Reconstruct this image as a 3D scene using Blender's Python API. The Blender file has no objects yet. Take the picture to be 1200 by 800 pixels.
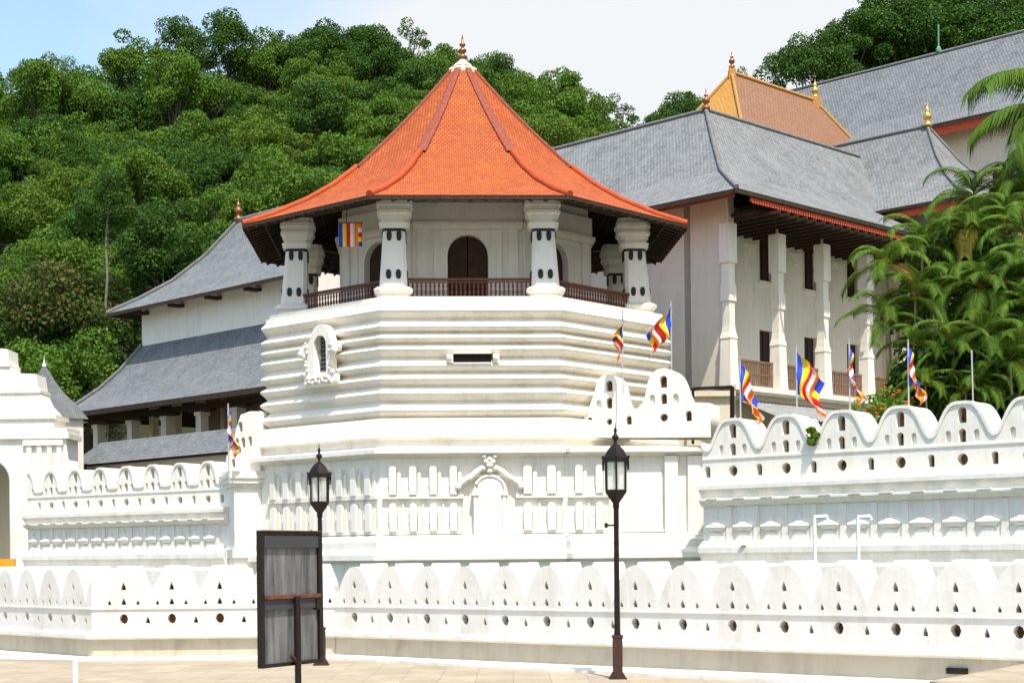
import bpy, math, random
import numpy as np
from mathutils import Vector, Matrix
R = math.radians
rnd = random.Random(7)
scn = bpy.context.scene
COL = scn.collection

# ------------------------------------------------------------------ camera
FPX = 1870.0; HOR = 650.0; EYE = 2.0; ROLL = R(0.6)
cr, sr = math.cos(ROLL), math.sin(ROLL)
cam = bpy.data.cameras.new('camera'); cam_o = bpy.data.objects.new('camera', cam); COL.objects.link(cam_o)
cam.sensor_width = 36; cam.lens = FPX/1200*36; cam.shift_y = 250/1200; cam.clip_end = 3000; cam.clip_start = .1
cam_o.matrix_world = Matrix(((cr, sr, 0, 0), (0, 0, -1, 0), (-sr, cr, 0, EYE), (0, 0, 0, 1)))
scn.camera = cam_o

# ------------------------------------------------------------------ light
SUN_EL, SUN_AZ = R(62), math.atan2(.30, -1)          # azimuth from +Y towards +X
w = bpy.data.worlds.new('World'); scn.world = w; w.use_nodes = True
nt = w.node_tree; nt.nodes.clear()
out = nt.nodes.new('ShaderNodeOutputWorld'); bg = nt.nodes.new('ShaderNodeBackground')
sky = nt.nodes.new('ShaderNodeTexSky'); sky.sky_type = 'NISHITA'; sky.sun_disc = False
sky.sun_elevation = SUN_EL; sky.sun_rotation = SUN_AZ; sky.air_density = 1.0; sky.dust_density = 1.5
tc = nt.nodes.new('ShaderNodeTexCoord')
mp = nt.nodes.new('ShaderNodeMapping'); mp.inputs['Scale'].default_value = (1, 1, 2.2)
nz = nt.nodes.new('ShaderNodeTexNoise'); nz.inputs['Scale'].default_value = 2.6; nz.inputs['Detail'].default_value = 6; nz.inputs['Roughness'].default_value = .55
sep = nt.nodes.new('ShaderNodeSeparateXYZ')
ma = nt.nodes.new('ShaderNodeMath'); ma.operation = 'MULTIPLY_ADD'; ma.inputs[1].default_value = 1.5
cl = nt.nodes.new('ShaderNodeMapRange'); cl.inputs[1].default_value = .15; cl.inputs[2].default_value = .52; cl.inputs[3].default_value = 0.12; cl.inputs[4].default_value = .97
mix = nt.nodes.new('ShaderNodeMix'); mix.data_type = 'RGBA'; mix.inputs[7].default_value = (8.7, 8.9, 9.0, 1)
skm = nt.nodes.new('ShaderNodeMix'); skm.data_type = 'RGBA'; skm.blend_type = 'MULTIPLY'; skm.inputs[0].default_value = 1; skm.inputs[7].default_value = (2.5, 2.75, 2.8, 1)
L = nt.links
L.new(tc.outputs['Generated'], mp.inputs[0]); L.new(mp.outputs[0], nz.inputs['Vector'])
L.new(tc.outputs['Generated'], sep.inputs[0]); L.new(sep.outputs[0], ma.inputs[0]); L.new(nz.outputs[0], ma.inputs[2])
zf = nt.nodes.new('ShaderNodeMapRange'); zf.inputs[1].default_value = .38; zf.inputs[2].default_value = .8; zf.inputs[3].default_value = 1; zf.inputs[4].default_value = .25
zm = nt.nodes.new('ShaderNodeMath'); zm.operation = 'MULTIPLY'
L.new(sep.outputs[2], zf.inputs[0]); L.new(zf.outputs[0], zm.inputs[0]); L.new(cl.outputs[0], zm.inputs[1])
L.new(ma.outputs[0], cl.inputs[0]); L.new(zm.outputs[0], mix.inputs[0]); L.new(sky.outputs[0], skm.inputs[6]); L.new(skm.outputs[2], mix.inputs[6])
L.new(mix.outputs[2], bg.inputs[0]); L.new(bg.outputs[0], out.inputs[0]); bg.inputs[1].default_value = .09
sun = bpy.data.lights.new('sun', 'SUN'); sun.energy = 5.0; sun.angle = R(.5); sun.color = (1, .94, .84)
sun_o = bpy.data.objects.new('sun', sun); COL.objects.link(sun_o)
sd = Vector((math.sin(SUN_AZ)*math.cos(SUN_EL), math.cos(SUN_AZ)*math.cos(SUN_EL), math.sin(SUN_EL)))
sun_o.rotation_euler = sd.to_track_quat('Z', 'Y').to_euler()
scn.view_settings.view_transform = 'Standard'; scn.view_settings.look = 'None'
scn.view_settings.exposure = 0.22; scn.view_settings.gamma = 1; scn.view_settings.use_curve_mapping = False

# ------------------------------------------------------------------ helpers
def ray(px, py):
    x = (px-600)/FPX; y = (HOR-py)/FPX
    return x*cr+y*sr, -x*sr+y*cr
def P(px, py, Y):
    a, b = ray(px, py); return Vector((a*Y, Y, EYE+b*Y))
class Frame:
    """vertical plane from p0 to p1 (plan points): local x along, y away from the camera, z up"""
    def __init__(s, p0, p1):
        s.p0 = Vector((p0[0], p0[1], 0)); d = Vector((p1[0]-p0[0], p1[1]-p0[1], 0)); s.len = d.length; s.d = d.normalized()
        s.ang = math.atan2(s.d.y, s.d.x); s.n = Vector((-s.d.y, s.d.x, 0))
    def loc(s, px, py, off=0):
        a, b = ray(px, py); o = s.p0+s.n*off
        # t*(a,1) = o + k d
        k = (o.x-a*o.y)/(a*s.d.y-s.d.x); Y = o.y+k*s.d.y
        return k, EYE+b*Y
    def w(s, x, y=0, z=0):
        v = s.p0+s.d*x+s.n*y; v.z = z; return v
class MB:
    def __init__(s): s.v = []; s.f = []; s.m = []; s.sm = []; s.uv = {}; s.M = None
    def add(s, vs, fs, mi=0, sm=False, uvs=None):
        b = len(s.v)
        for v in vs:
            v = Vector(v)
            if s.M is not None: v = s.M @ v
            s.v.append(v)
        for i, f in enumerate(fs):
            if uvs: s.uv[len(s.f)] = uvs[i]
            s.f.append([b+j for j in f]); s.m.append(mi); s.sm.append(sm)
        return s
    def box(s, x0, x1, y0, y1, z0, z1, mi=0):
        return s.add([(x0,y0,z0),(x1,y0,z0),(x1,y1,z0),(x0,y1,z0),(x0,y0,z1),(x1,y0,z1),(x1,y1,z1),(x0,y1,z1)],
            [(0,3,2,1),(4,5,6,7),(0,1,5,4),(1,2,6,5),(2,3,7,6),(3,0,4,7)], mi)
    def prism(s, poly, y0, y1, mi=0):      # poly in (x,z), counter-clockwise seen from -y
        n = len(poly)
        vs = [(x, y0, z) for x, z in poly]+[(x, y1, z) for x, z in poly]
        return s.add(vs, [list(range(n)), list(range(2*n-1, n-1, -1))]+[(i, n+i, n+(i+1) % n, (i+1) % n) for i in range(n)], mi)
    def flat(s, poly, z0, z1, mi=0):
        n = len(poly)
        vs = [(x, y, z0) for x, y in poly]+[(x, y, z1) for x, y in poly]
        return s.add(vs, [list(range(n-1, -1, -1)), list(range(n, 2*n))]+[(i, (i+1) % n, n+(i+1) % n, n+i) for i in range(n)], mi)
    def profile(s, prof, x0, x1, mi=0):    # prof (y,z) from top to bottom on the camera side; closed at the back by caller
        n = len(prof)
        vs = [(x0, y, z) for y, z in prof]+[(x1, y, z) for y, z in prof]
        return s.add(vs, [(i, (i+1) % n, n+(i+1) % n, n+i) for i in range(n)]+[list(range(n-1, -1, -1)), list(range(n, 2*n))], mi)
    def rings(s, rings, mi=0, sm=False, cap=True, closed=False):
        n = len(rings[0]); vs = [v for r in rings for v in r]; fs = []
        for k in range(len(rings)-1):
            for i in range(n):
                j = (i+1) % n; fs.append((k*n+i, k*n+j, (k+1)*n+j, (k+1)*n+i))
        s.add(vs, fs, mi, sm)
        if cap:
            s.add(list(rings[0]), [list(range(n-1, -1, -1))], mi); s.add(list(rings[-1]), [list(range(n))], mi)
        return s
    def lathe(s, prof, c=(0,0,0), n=12, mi=0, sm=True, rot=0, sq=None):   # prof (r,z) bottom to top
        rs = [[(c[0]+r*math.cos(rot+2*math.pi*i/n), c[1]+r*math.sin(rot+2*math.pi*i/n), c[2]+z) for i in range(n)] for r, z in prof]
        return s.rings(rs, mi, sm)
    def tube(s, pts, r, n=6, mi=0, sm=True):
        pts = [Vector(p) for p in pts]; rr = r if isinstance(r, (list, tuple)) else [r]*len(pts); rs = []
        for i, p in enumerate(pts):
            t = (pts[min(i+1, len(pts)-1)]-pts[max(i-1, 0)]).normalized()
            a = t.cross(Vector((0, 0, 1)) if abs(t.z) < .9 else Vector((1, 0, 0))).normalized(); b = t.cross(a)
            rs.append([p+(a*math.cos(2*math.pi*k/n)-b*math.sin(2*math.pi*k/n))*rr[i] for k in range(n)])
        return s.rings(rs, mi, sm)
    def build(s, name, mats, parent=None):
        me = bpy.data.meshes.new(name); me.from_pydata([tuple(v) for v in s.v], [], s.f)
        if not isinstance(mats, (list, tuple)): mats = [mats]
        for m in mats: me.materials.append(m)
        me.polygons.foreach_set('material_index', s.m); me.polygons.foreach_set('use_smooth', s.sm)
        if s.uv:
            ul = me.uv_layers.new(name='UVMap')
            for fi, uvs in s.uv.items():
                ls = me.polygons[fi].loop_start
                for k, uv in enumerate(uvs): ul.data[ls+k].uv = uv
        me.update(); o = bpy.data.objects.new(name, me); COL.objects.link(o)
        if parent is not None: o.parent = parent
        return o
def tag(o, label=None, cat=None, group=None, kind=None):
    if label: o['label'] = label
    if cat: o['category'] = cat
    if group: o['group'] = group
    if kind: o['kind'] = kind
    return o
def thing(name, label, cat, loc=(0,0,0), rz=0, group=None):
    o = bpy.data.objects.new(name, None); COL.objects.link(o); o.empty_display_size = .3
    o.location = loc; o.rotation_euler = (0, 0, rz); return tag(o, label, cat, group)
def copy_tree(o, parent=None):
    c = o.copy(); COL.objects.link(c)
    if parent is not None: c.parent = parent
    for ch in list(o.children): copy_tree(ch, c)
    return c
def plate(name, outline, holes, y0, y1, mat, parent, front_mat=None):
    """outline and holes in local (x,z); a slab from y0 to y1 with real openings"""
    cu = bpy.data.curves.new('c', 'CURVE'); cu.dimensions = '2D'; cu.fill_mode = 'BOTH'; cu.extrude = (y1-y0)/2
    for poly in [outline]+list(holes):
        sp = cu.splines.new('POLY'); sp.points.add(len(poly)-1)
        for i, (x, z) in enumerate(poly): sp.points[i].co = (x, z, 0, 1)
        sp.use_cyclic_u = True
    ob = bpy.data.objects.new('c', cu); me = bpy.data.meshes.new_from_object(ob)
    bpy.data.objects.remove(ob); bpy.data.curves.remove(cu)
    ym = (y0+y1)/2
    for v in me.vertices: x, y, z = v.co; v.co = (x, ym-z, y)
    me.name = name; me.materials.clear(); me.materials.append(mat)
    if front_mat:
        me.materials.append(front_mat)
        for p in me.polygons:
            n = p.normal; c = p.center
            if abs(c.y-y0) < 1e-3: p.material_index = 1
    me.update(); o = bpy.data.objects.new(name, me); COL.objects.link(o); o.parent = parent; return o
def arch(cx, zb, w, h, n=8):      # round-headed opening
    r = w/2; pts = [(cx-r, zb), (cx+r, zb)]
    return pts+[(cx+r*math.cos(math.pi*i/n), zb+h-r+r*math.sin(math.pi*i/n)) for i in range(n+1)]
def ell(cx, cz, rx, rz, n=14): return [(cx+rx*math.cos(2*math.pi*i/n), cz+rz*math.sin(2*math.pi*i/n)) for i in range(n)]
def bell(cx, zb, w, h):           # little triangular lamp niche
    return [(cx-w/2, zb), (cx+w/2, zb), (cx+w*.42, zb+h*.35), (cx+w*.16, zb+h*.75), (cx, zb+h), (cx-w*.16, zb+h*.75), (cx-w*.42, zb+h*.35)]

# ------------------------------------------------------------------ materials
def mat(name, base, rough=.8, var=None, vscale=3, bump=0, bscale=20, metallic=0, streak=0, spec=.3, island=0, detail=5):
    m = bpy.data.materials.new(name); m.use_nodes = True; n = m.node_tree; b = n.nodes['Principled BSDF']
    b.inputs['Base Color'].default_value = (*base, 1); b.inputs['Roughness'].default_value = rough; b.inputs['Metallic'].default_value = metallic
    b.inputs['Specular IOR Level'].default_value = spec
    col = None
    if var:
        t = n.nodes.new('ShaderNodeTexCoord'); mpn = n.nodes.new('ShaderNodeMapping'); N = n.nodes.new('ShaderNodeTexNoise'); N.inputs['Scale'].default_value = vscale; N.inputs['Detail'].default_value = detail; N.inputs['Roughness'].default_value = .65
        if streak: mpn.inputs['Scale'].default_value = (1, 1, streak)
        rp = n.nodes.new('ShaderNodeValToRGB'); rp.color_ramp.elements[0].position = .32; rp.color_ramp.elements[1].position = .68
        rp.color_ramp.elements[0].color = (*var, 1); rp.color_ramp.elements[1].color = (*base, 1)
        n.links.new(t.outputs['Object'], mpn.inputs[0]); n.links.new(mpn.outputs[0], N.inputs['Vector']); n.links.new(N.outputs[0], rp.inputs[0]); n.links.new(rp.outputs[0], b.inputs['Base Color']); col = rp.outputs[0]
    if bump:
        t = n.nodes.new('ShaderNodeTexCoord'); N = n.nodes.new('ShaderNodeTexNoise'); N.inputs['Scale'].default_value = bscale; N.inputs['Detail'].default_value = 4
        bp = n.nodes.new('ShaderNodeBump'); bp.inputs['Strength'].default_value = bump; bp.inputs['Distance'].default_value = .03
        n.links.new(t.outputs['Object'], N.inputs['Vector']); n.links.new(N.outputs[0], bp.inputs['Height']); n.links.new(bp.outputs[0], b.inputs['Normal'])
    return m
def plaster(name, base, dirt, amount):
    m = bpy.data.materials.new(name); m.use_nodes = True; n = m.node_tree; b = n.nodes['Principled BSDF']; b.inputs['Roughness'].default_value = .85; b.inputs['Specular IOR Level'].default_value = .15
    t = n.nodes.new('ShaderNodeTexCoord')
    m1 = n.nodes.new('ShaderNodeMapping'); m1.inputs['Scale'].default_value = (2.6, 2.6, .22)
    N1 = n.nodes.new('ShaderNodeTexNoise'); N1.inputs['Scale'].default_value = 1.3; N1.inputs['Detail'].default_value = 7; N1.inputs['Roughness'].default_value = .7
    N2 = n.nodes.new('ShaderNodeTexNoise'); N2.inputs['Scale'].default_value = .9; N2.inputs['Detail'].default_value = 6; N2.inputs['Roughness'].default_value = .7
    mu = n.nodes.new('ShaderNodeMath'); mu.operation = 'MULTIPLY'
    mr = n.nodes.new('ShaderNodeMapRange'); mr.inputs[1].default_value = .22; mr.inputs[2].default_value = .42; mr.inputs[4].default_value = amount
    mx = n.nodes.new('ShaderNodeMix'); mx.data_type = 'RGBA'; mx.inputs[6].default_value = (*base, 1); mx.inputs[7].default_value = (*dirt, 1)
    N3 = n.nodes.new('ShaderNodeTexNoise'); N3.inputs['Scale'].default_value = 9; N3.inputs['Detail'].default_value = 5
    bp = n.nodes.new('ShaderNodeBump'); bp.inputs['Strength'].default_value = .35; bp.inputs['Distance'].default_value = .02
    K = n.links.new
    K(t.outputs['Object'], m1.inputs[0]); K(m1.outputs[0], N1.inputs['Vector']); K(t.outputs['Object'], N2.inputs['Vector']); K(t.outputs['Object'], N3.inputs['Vector'])
    K(N1.outputs[0], mu.inputs[0]); K(N2.outputs[0], mu.inputs[1]); K(mu.outputs[0], mr.inputs[0]); K(mr.outputs[0], mx.inputs[0]); K(mx.outputs[2], b.inputs['Base Color'])
    K(N3.outputs[0], bp.inputs['Height']); K(bp.outputs[0], b.inputs['Normal'])
    return m
def tiles(name, c1, c2, mortar, w_, h_, patch=None, rough=.75, msize=.03, pamt=.6):
    m = bpy.data.materials.new(name); m.use_nodes = True; n = m.node_tree; b = n.nodes['Principled BSDF']; b.inputs['Roughness'].default_value = rough; b.inputs['Specular IOR Level'].default_value = .25
    u = n.nodes.new('ShaderNodeUVMap'); br = n.nodes.new('ShaderNodeTexBrick'); br.inputs['Color1'].default_value = (*c1, 1); br.inputs['Color2'].default_value = (*c2, 1); br.inputs['Mortar'].default_value = (*mortar, 1)
    br.inputs['Scale'].default_value = 1; br.inputs['Brick Width'].default_value = w_; br.inputs['Row Height'].default_value = h_; br.inputs['Mortar Size'].default_value = msize; br.inputs['Mortar Smooth'].default_value = .4
    t = n.nodes.new('ShaderNodeTexCoord'); N = n.nodes.new('ShaderNodeTexNoise'); N.inputs['Scale'].default_value = .8; N.inputs['Detail'].default_value = 10; N.inputs['Roughness'].default_value = .85
    mr = n.nodes.new('ShaderNodeMapRange'); mr.inputs[1].default_value = .4; mr.inputs[2].default_value = .68; mr.inputs[4].default_value = pamt
    mx = n.nodes.new('ShaderNodeMix'); mx.data_type = 'RGBA'; mx.inputs[7].default_value = (*(patch or c2), 1)
    bp = n.nodes.new('ShaderNodeBump'); bp.inputs['Strength'].default_value = .9; bp.inputs['Distance'].default_value = .04
    K = n.links.new
    K(u.outputs[0], br.inputs['Vector']); K(t.outputs['Object'], N.inputs['Vector']); K(N.outputs[0], mr.inputs[0]); K(mr.outputs[0], mx.inputs[0]); K(br.outputs[0], mx.inputs[6]); K(mx.outputs[2], b.inputs['Base Color'])
    inv = n.nodes.new('ShaderNodeMath'); inv.operation = 'SUBTRACT'; inv.inputs[0].default_value = 1; K(br.outputs['Fac'], inv.inputs[1]); K(inv.outputs[0], bp.inputs['Height']); K(bp.outputs[0], b.inputs['Normal'])
    return m
def leafmat(name, a, c, d, trans=.3):
    """per-leaf and per-tree variation"""
    m = bpy.data.materials.new(name); m.use_nodes = True; n = m.node_tree; n.nodes.clear(); K = n.links.new
    o = n.nodes.new('ShaderNodeOutputMaterial'); g = n.nodes.new('ShaderNodeNewGeometry'); oi = n.nodes.new('ShaderNodeObjectInfo')
    r1 = n.nodes.new('ShaderNodeMix'); r1.data_type = 'RGBA'; r1.inputs[6].default_value = (*a, 1); r1.inputs[7].default_value = (*c, 1)
    r2 = n.nodes.new('ShaderNodeMix'); r2.data_type = 'RGBA'; r2.inputs[7].default_value = (*d, 1)
    h = n.nodes.new('ShaderNodeMath'); h.operation = 'MULTIPLY'; h.inputs[1].default_value = .85
    K(g.outputs['Random Per Island'], r1.inputs[0]); K(oi.outputs['Random'], h.inputs[0]); K(h.outputs[0], r2.inputs[0]); K(r1.outputs[2], r2.inputs[6])
    di = n.nodes.new('ShaderNodeBsdfPrincipled'); di.inputs['Roughness'].default_value = .6; di.inputs['Specular IOR Level'].default_value = .12; tr = n.nodes.new('ShaderNodeBsdfTranslucent'); ms = n.nodes.new('ShaderNodeMixShader'); ms.inputs[0].default_value = trans
    K(r2.outputs[2], di.inputs['Base Color']); K(r2.outputs[2], tr.inputs[0]); K(di.outputs[0], ms.inputs[1]); K(tr.outputs[0], ms.inputs[2]); K(ms.outputs[0], o.inputs[0])
    return m
M = dict(
 white=plaster('white_plaster', (.85,.80,.71), (.56,.50,.38), .55),
 white2=plaster('wall_limewash', (.78,.745,.68), (.56,.52,.43), .45),
 moatwall=plaster('moat_wall_limewash', (.68,.66,.62), (.46,.43,.36), .6),
 base=plaster('wall_foot_shaded', (.50,.44,.34), (.33,.28,.21), .85),  # beige shade below the ledge put into the foot's colour, plus stains
 cream=plaster('cream_wall', (.70,.62,.48), (.5,.42,.3), .5),
 ochre=mat('ochre_wall', (.72,.42,.18), .85, (.6,.5,.35), 1.2),
 niche_brown=mat('brown_niche', (.24,.13,.05), .95, (.04,.022,.01), 4),  # dark brown, noise-mottled faces behind the wall openings
 orange=tiles('orange_clay_tiles', (.43,.095,.020), (.60,.16,.036), (.27,.05,.014), .17, .15, (.29,.052,.016), pamt=.85, msize=.02),
 slate=tiles('grey_flat_tiles', (.145,.152,.152), (.225,.232,.23), (.09,.095,.095), .22, .20, (.33,.335,.33), pamt=.6, msize=.02),
 slate2=tiles('grey_flat_tiles_dark', (.125,.135,.14), (.19,.20,.205), (.08,.085,.09), .22, .20, (.28,.285,.285), pamt=.55, msize=.02),
 gold=tiles('golden_copper_sheet', (.48,.25,.05), (.54,.28,.06), (.42,.21,.045), .3, .22, (.5,.22,.06), .45, .015),
 copper=tiles('brown_copper_sheet', (.25,.125,.07), (.29,.145,.08), (.21,.10,.055), .3, .22, (.33,.17,.09), .5, .015),
 ridgered=mat('hip_brick_red', (.19,.04,.022), .8, (.30,.085,.05), 8, .3, 25),
 ridgeorange=mat('hip_tiles_orange', (.46,.08,.018), .75, (.34,.055,.015), 5, .3, 25),
 ridgegrey=mat('hip_cement_grey', (.20,.20,.195), .85, (.12,.12,.12), 4, .3, 20),
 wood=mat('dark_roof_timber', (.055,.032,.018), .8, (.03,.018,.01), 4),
 rail=mat('red_brown_railing_wood', (.15,.045,.025), .55, (.09,.03,.018), 6),
 redwood=mat('red_painted_fascia', (.60,.10,.035), .6, (.42,.06,.025), 4),
 shutter=mat('dark_shutter', (.05,.02,.013), .6, (.03,.013,.01), 5),
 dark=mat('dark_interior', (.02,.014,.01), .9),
 iron=mat('dark_painted_iron', (.012,.010,.010), .45, (.026,.017,.014), 14, .2, 40, metallic=.4),
 rust=mat('rusty_steel', (.075,.03,.02), .75, (.03,.018,.015), 12, .3, 40),
 glass=mat('lantern_glass', (.55,.58,.56), .15, spec=.6),
 black=mat('black_ornament_paint', (.012,.013,.018), .5),
 finial=mat('gilded_finial', (.75,.45,.10), .3, metallic=.8),
 finiald=mat('bronze_finial', (.28,.11,.05), .35, metallic=.6),
 signgrey=mat('weathered_sheet', (.20,.205,.21), .7, (.06,.062,.066), 9, .2, 30, streak=.12),
 pipe=mat('white_pipe_paint', (.8,.8,.78), .4),
 steel=mat('pole_steel', (.5,.5,.5), .4, metallic=.3),
 pave=None,
 moatfloor=mat('moat_bank', (.10,.13,.06), .9, (.16,.15,.10), 1),
 bark=mat('bark', (.07,.055,.04), .9, (.13,.11,.085), 5, .4, 10),
 palebark=mat('pale_bark', (.42,.38,.31), .9, (.28,.25,.2), 4),
 palmbark=mat('palm_stem', (.20,.20,.10), .8, (.32,.26,.15), 6, streak=8),
 awning=mat('grey_corrugated_roof', (.30,.31,.31), .6, (.2,.2,.2), 3),
 leaf1=leafmat('forest_leaves', (.042,.108,.012), (.15,.255,.028), (.095,.175,.02)),
 leaf2=leafmat('deep_green_leaves', (.024,.070,.011), (.08,.158,.022), (.055,.12,.018)),
 leaf3=leafmat('yellow_green_leaves', (.07,.13,.014), (.16,.25,.028), (.10,.17,.02)),
 leaf4=leafmat('rusty_leaves', (.03,.08,.014), (.15,.13,.035), (.03,.085,.015)),
 palm=leafmat('palm_leaflets', (.022,.08,.010), (.15,.26,.022), (.09,.16,.018), .25),
 palmy=leafmat('yellowed_palm_leaflets', (.30,.22,.03), (.38,.18,.04), (.25,.26,.04), .35),
 shrub=leafmat('shrub_leaves', (.10,.19,.02), (.20,.30,.035), (.13,.22,.03), .35),
 flower=mat('red_flowers', (.65,.04,.02), .5),
 hill=mat('hillside_undergrowth', (.02,.038,.01), .95, (.035,.03,.014), .3, .6, 1.5),
 water=mat('moat_water', (.03,.05,.035), .08, spec=.5),
 fblue=mat('flag_blue', (.02,.06,.55), .7), fyel=mat('flag_yellow', (.90,.62,.02), .7), fred=mat('flag_red', (.70,.015,.02), .7),
 fwht=mat('flag_white', (.8,.8,.8), .7), forg=mat('flag_orange', (.90,.22,.01), .7),
)
def pave_mat():
    m = bpy.data.materials.new('tan_paving'); m.use_nodes = True; n = m.node_tree; b = n.nodes['Principled BSDF']; b.inputs['Roughness'].default_value = .85; K = n.links.new
    t = n.nodes.new('ShaderNodeTexCoord'); br = n.nodes.new('ShaderNodeTexBrick'); br.inputs['Scale'].default_value = 1; br.inputs['Brick Width'].default_value = .6; br.inputs['Row Height'].default_value = .6; br.offset = 0
    br.inputs['Color1'].default_value = (.36,.295,.21,1); br.inputs['Color2'].default_value = (.43,.36,.265,1); br.inputs['Mortar'].default_value = (.28,.23,.17,1); br.inputs['Mortar Size'].default_value = .008
    N = n.nodes.new('ShaderNodeTexNoise'); N.inputs['Scale'].default_value = 1.2; N.inputs['Detail'].default_value = 8; N.inputs['Roughness'].default_value = .7
    mx = n.nodes.new('ShaderNodeMix'); mx.data_type = 'RGBA'; mx.blend_type = 'MULTIPLY'; mx.inputs[0].default_value = .6
    rp = n.nodes.new('ShaderNodeValToRGB'); rp.color_ramp.elements[0].color = (.62,.56,.5,1); rp.color_ramp.elements[1].color = (1.15,1.12,1.05,1); rp.color_ramp.elements[0].position = .3; rp.color_ramp.elements[1].position = .7
    K(t.outputs['Object'], br.inputs['Vector']); K(t.outputs['Object'], N.inputs['Vector']); K(N.outputs[0], rp.inputs[0]); K(br.outputs[0], mx.inputs[6]); K(rp.outputs[0], mx.inputs[7]); K(mx.outputs[2], b.inputs['Base Color'])
    return m
M['pave'] = pave_mat()

# ------------------------------------------------------------------ ground, water, terrace, hill
def u_low(px): return .0361+(px-720)*1.479e-5            # 1/Y along the right-hand run of the moat wall
def low_pt(px): Y = 1/u_low(px); return Vector(((px-600)/FPX*Y, Y))
YB = 1/u_low(392)
pC0 = low_pt(392); pC1 = low_pt(1300)
pB0 = Vector(((107-600)/FPX*YB, YB)); pA0 = pB0+Vector((-1, 1.0))*8
gb = MB(); back = .3
gb.add([(-80,-30,0),(60,-30,0),(60,pC1.y-36,0),(pC1.x+back,pC1.y+back,0),(pC0.x+.1,pC0.y+back,0),(pB0.x,pB0.y+back,0),(pA0.x,pA0.y+.4,0),(-80,pA0.y+60,0)],[list(range(8))])
tag(gb.build('pavement', M['pave']), kind='structure')
g = MB(); g.add([(-1500,-300,-3),(1500,-300,-3),(1500,2500,-3),(-1500,2500,-3)],[(0,1,2,3)]); tag(g.build('ground', M['moatfloor']), kind='structure')
g = MB(); g.add([(-60,20,-1.6),(60,10,-1.6),(60,75,-1.6),(-60,85,-1.6)],[(0,1,2,3)]); tag(g.build('moat_water', M['water']), kind='structure')

# skyline of the wooded hill as a function of X (metres) at the ridge
YR = 185
SK = [(-400,150),(-200,135),(0,98),(80,78),(150,42),(250,34),(350,24),(480,30),(560,40),(620,62),(700,106),(760,122),(830,128),(1000,150),(1300,120)]
def ridge_z(X):
    px = 600+X/YR*FPX
    for (a, ya), (b, yb) in zip(SK, SK[1:]):
        if px <= b: t = max(0, (px-a)/(b-a)); y = ya+(yb-ya)*t; break
    else: y = SK[-1][1]
    return EYE+(650-y)/FPX*YR-12.0
def terrain(X, Y):
    t = (Y-98)/(YR-98)
    if t <= 0: return 3.0
    if t <= 1: z = 3+(ridge_z(X)-3)*(t*.85+.15*math.sin(t*math.pi/2))
    else: z = ridge_z(X)-(Y-YR)*.35
    return max(z+1.2*math.sin(X*.13+Y*.09)*min(1, t*3), -2.5)
hb = MB(); nx, ny = 90, 60; vs = []; fs = []
for j in range(ny):
    for i in range(nx): X = -170+340*i/(nx-1); Y = 97+190*j/(ny-1); vs.append((X, Y, terrain(X, Y)))
for j in range(ny-1):
    for i in range(nx-1): a = j*nx+i; fs.append((a, a+1, a+nx+1, a+nx))
hb.add(vs, fs, 0, True); tag(hb.build('hill', M['hill']), kind='structure')

# ------------------------------------------------------------------ wave-topped walls
def wave_top(L, x0, x1, ph, zv, zp, style, flat=0, step=None):
    n = max(8, int((x1-x0)/L*28)); pts = []
    for i in range(n+1):
        x = x0+(x1-x0)*i/n; t = ((x-ph)/L+.5) % 1*2-1
        if style == 'petal': k = 1-abs(t)**2.3 if not flat else min(1, (1-abs(t))*1.9)
        elif style == 'arch': k = max(0, 1-(abs(t)/.68)**2.6)**.62
        else: k = .5+.5*math.cos(math.pi*abs(t)**1.85)
        pts.append((x, zv+(zp-zv)*k))
    return pts
def moat_wall(name, label, p0, p1, pk_px, ext0=0, ext1=0):
    fr = Frame(p0, p1); root = thing(name, label, 'wall', (p0[0], p0[1], 0), fr.ang, 'runs of the low wave-topped moat wall')
    Lw = .963; ph = fr.loc(pk_px, 690)[0]; x0 = -ext0; x1 = fr.len+ext1
    top = wave_top(Lw, x0, x1, ph, 1.14, 1.80, 'petal')
    out_ = [(x0, .5)]+[(x1, .5)]+top[::-1]
    holes = []; k0 = math.ceil((x0-ph)/Lw); k = k0
    while ph+k*Lw < x1+.5:
        c = ph+k*Lw
        for h in (bell(c, 1.38, .10, .16), bell(c, 1.085, .10, .14), bell(c-.285, 1.085, .07, .10), bell(c+.285, 1.085, .07, .10), ell(c, .80, .088, .105, 8), bell(c+.4815, .71, .09, .15)):
            xs = [q[0] for q in h]
            if min(xs) > x0+.03 and max(xs) < x1-.03: holes.append(h)
        k += 1
    plate('wave_parapet', out_, holes, 0, .17, M['moatwall'], root)
    topb = wave_top(Lw, x0, x1, ph, 1.20, 1.86, 'petal', flat=1)
    plate('wall_core', [(x0, .45)]+[(x1, .45)]+wave_top(Lw, x0, x1, ph, 1.135, 1.795, 'petal')[::-1], [], .173, .42, M['moatwall'], root, M['niche_brown'])
    plate('stepped_coping', [(x0, .45)]+[(x1, .45)]+topb[::-1], [], .423, .72, M['white'], root)
    b = MB()
    b.profile([(-.003,1.035),(-.03,1.025),(-.03,.995),(-.003,.985)], x0, x1)     # string course
    b.build('string_course', M['moatwall'], root)
    b = MB(); b.profile([(.7,.53),(-.05,.53),(-.12,.50),(-.12,.43),(-.02,.39),(.7,.39)][::1], x0, x1); b.build('ledge', M['moatwall'], root)
    b = MB(); b.profile([(.66,.41),(.03,.41),(.0,-.05),(.66,-.05)], x0, x1); b.build('foot', M['base'], root)
    # small drain boxes on the foot
    for j in range(int((x1-x0)/1.9)):
        pass
    return fr, root
frC, _ = moat_wall('moat_wall', 'long low white wave-topped wall with lamp niches running behind the right lamp post', pC0, pC1, 691)
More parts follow.
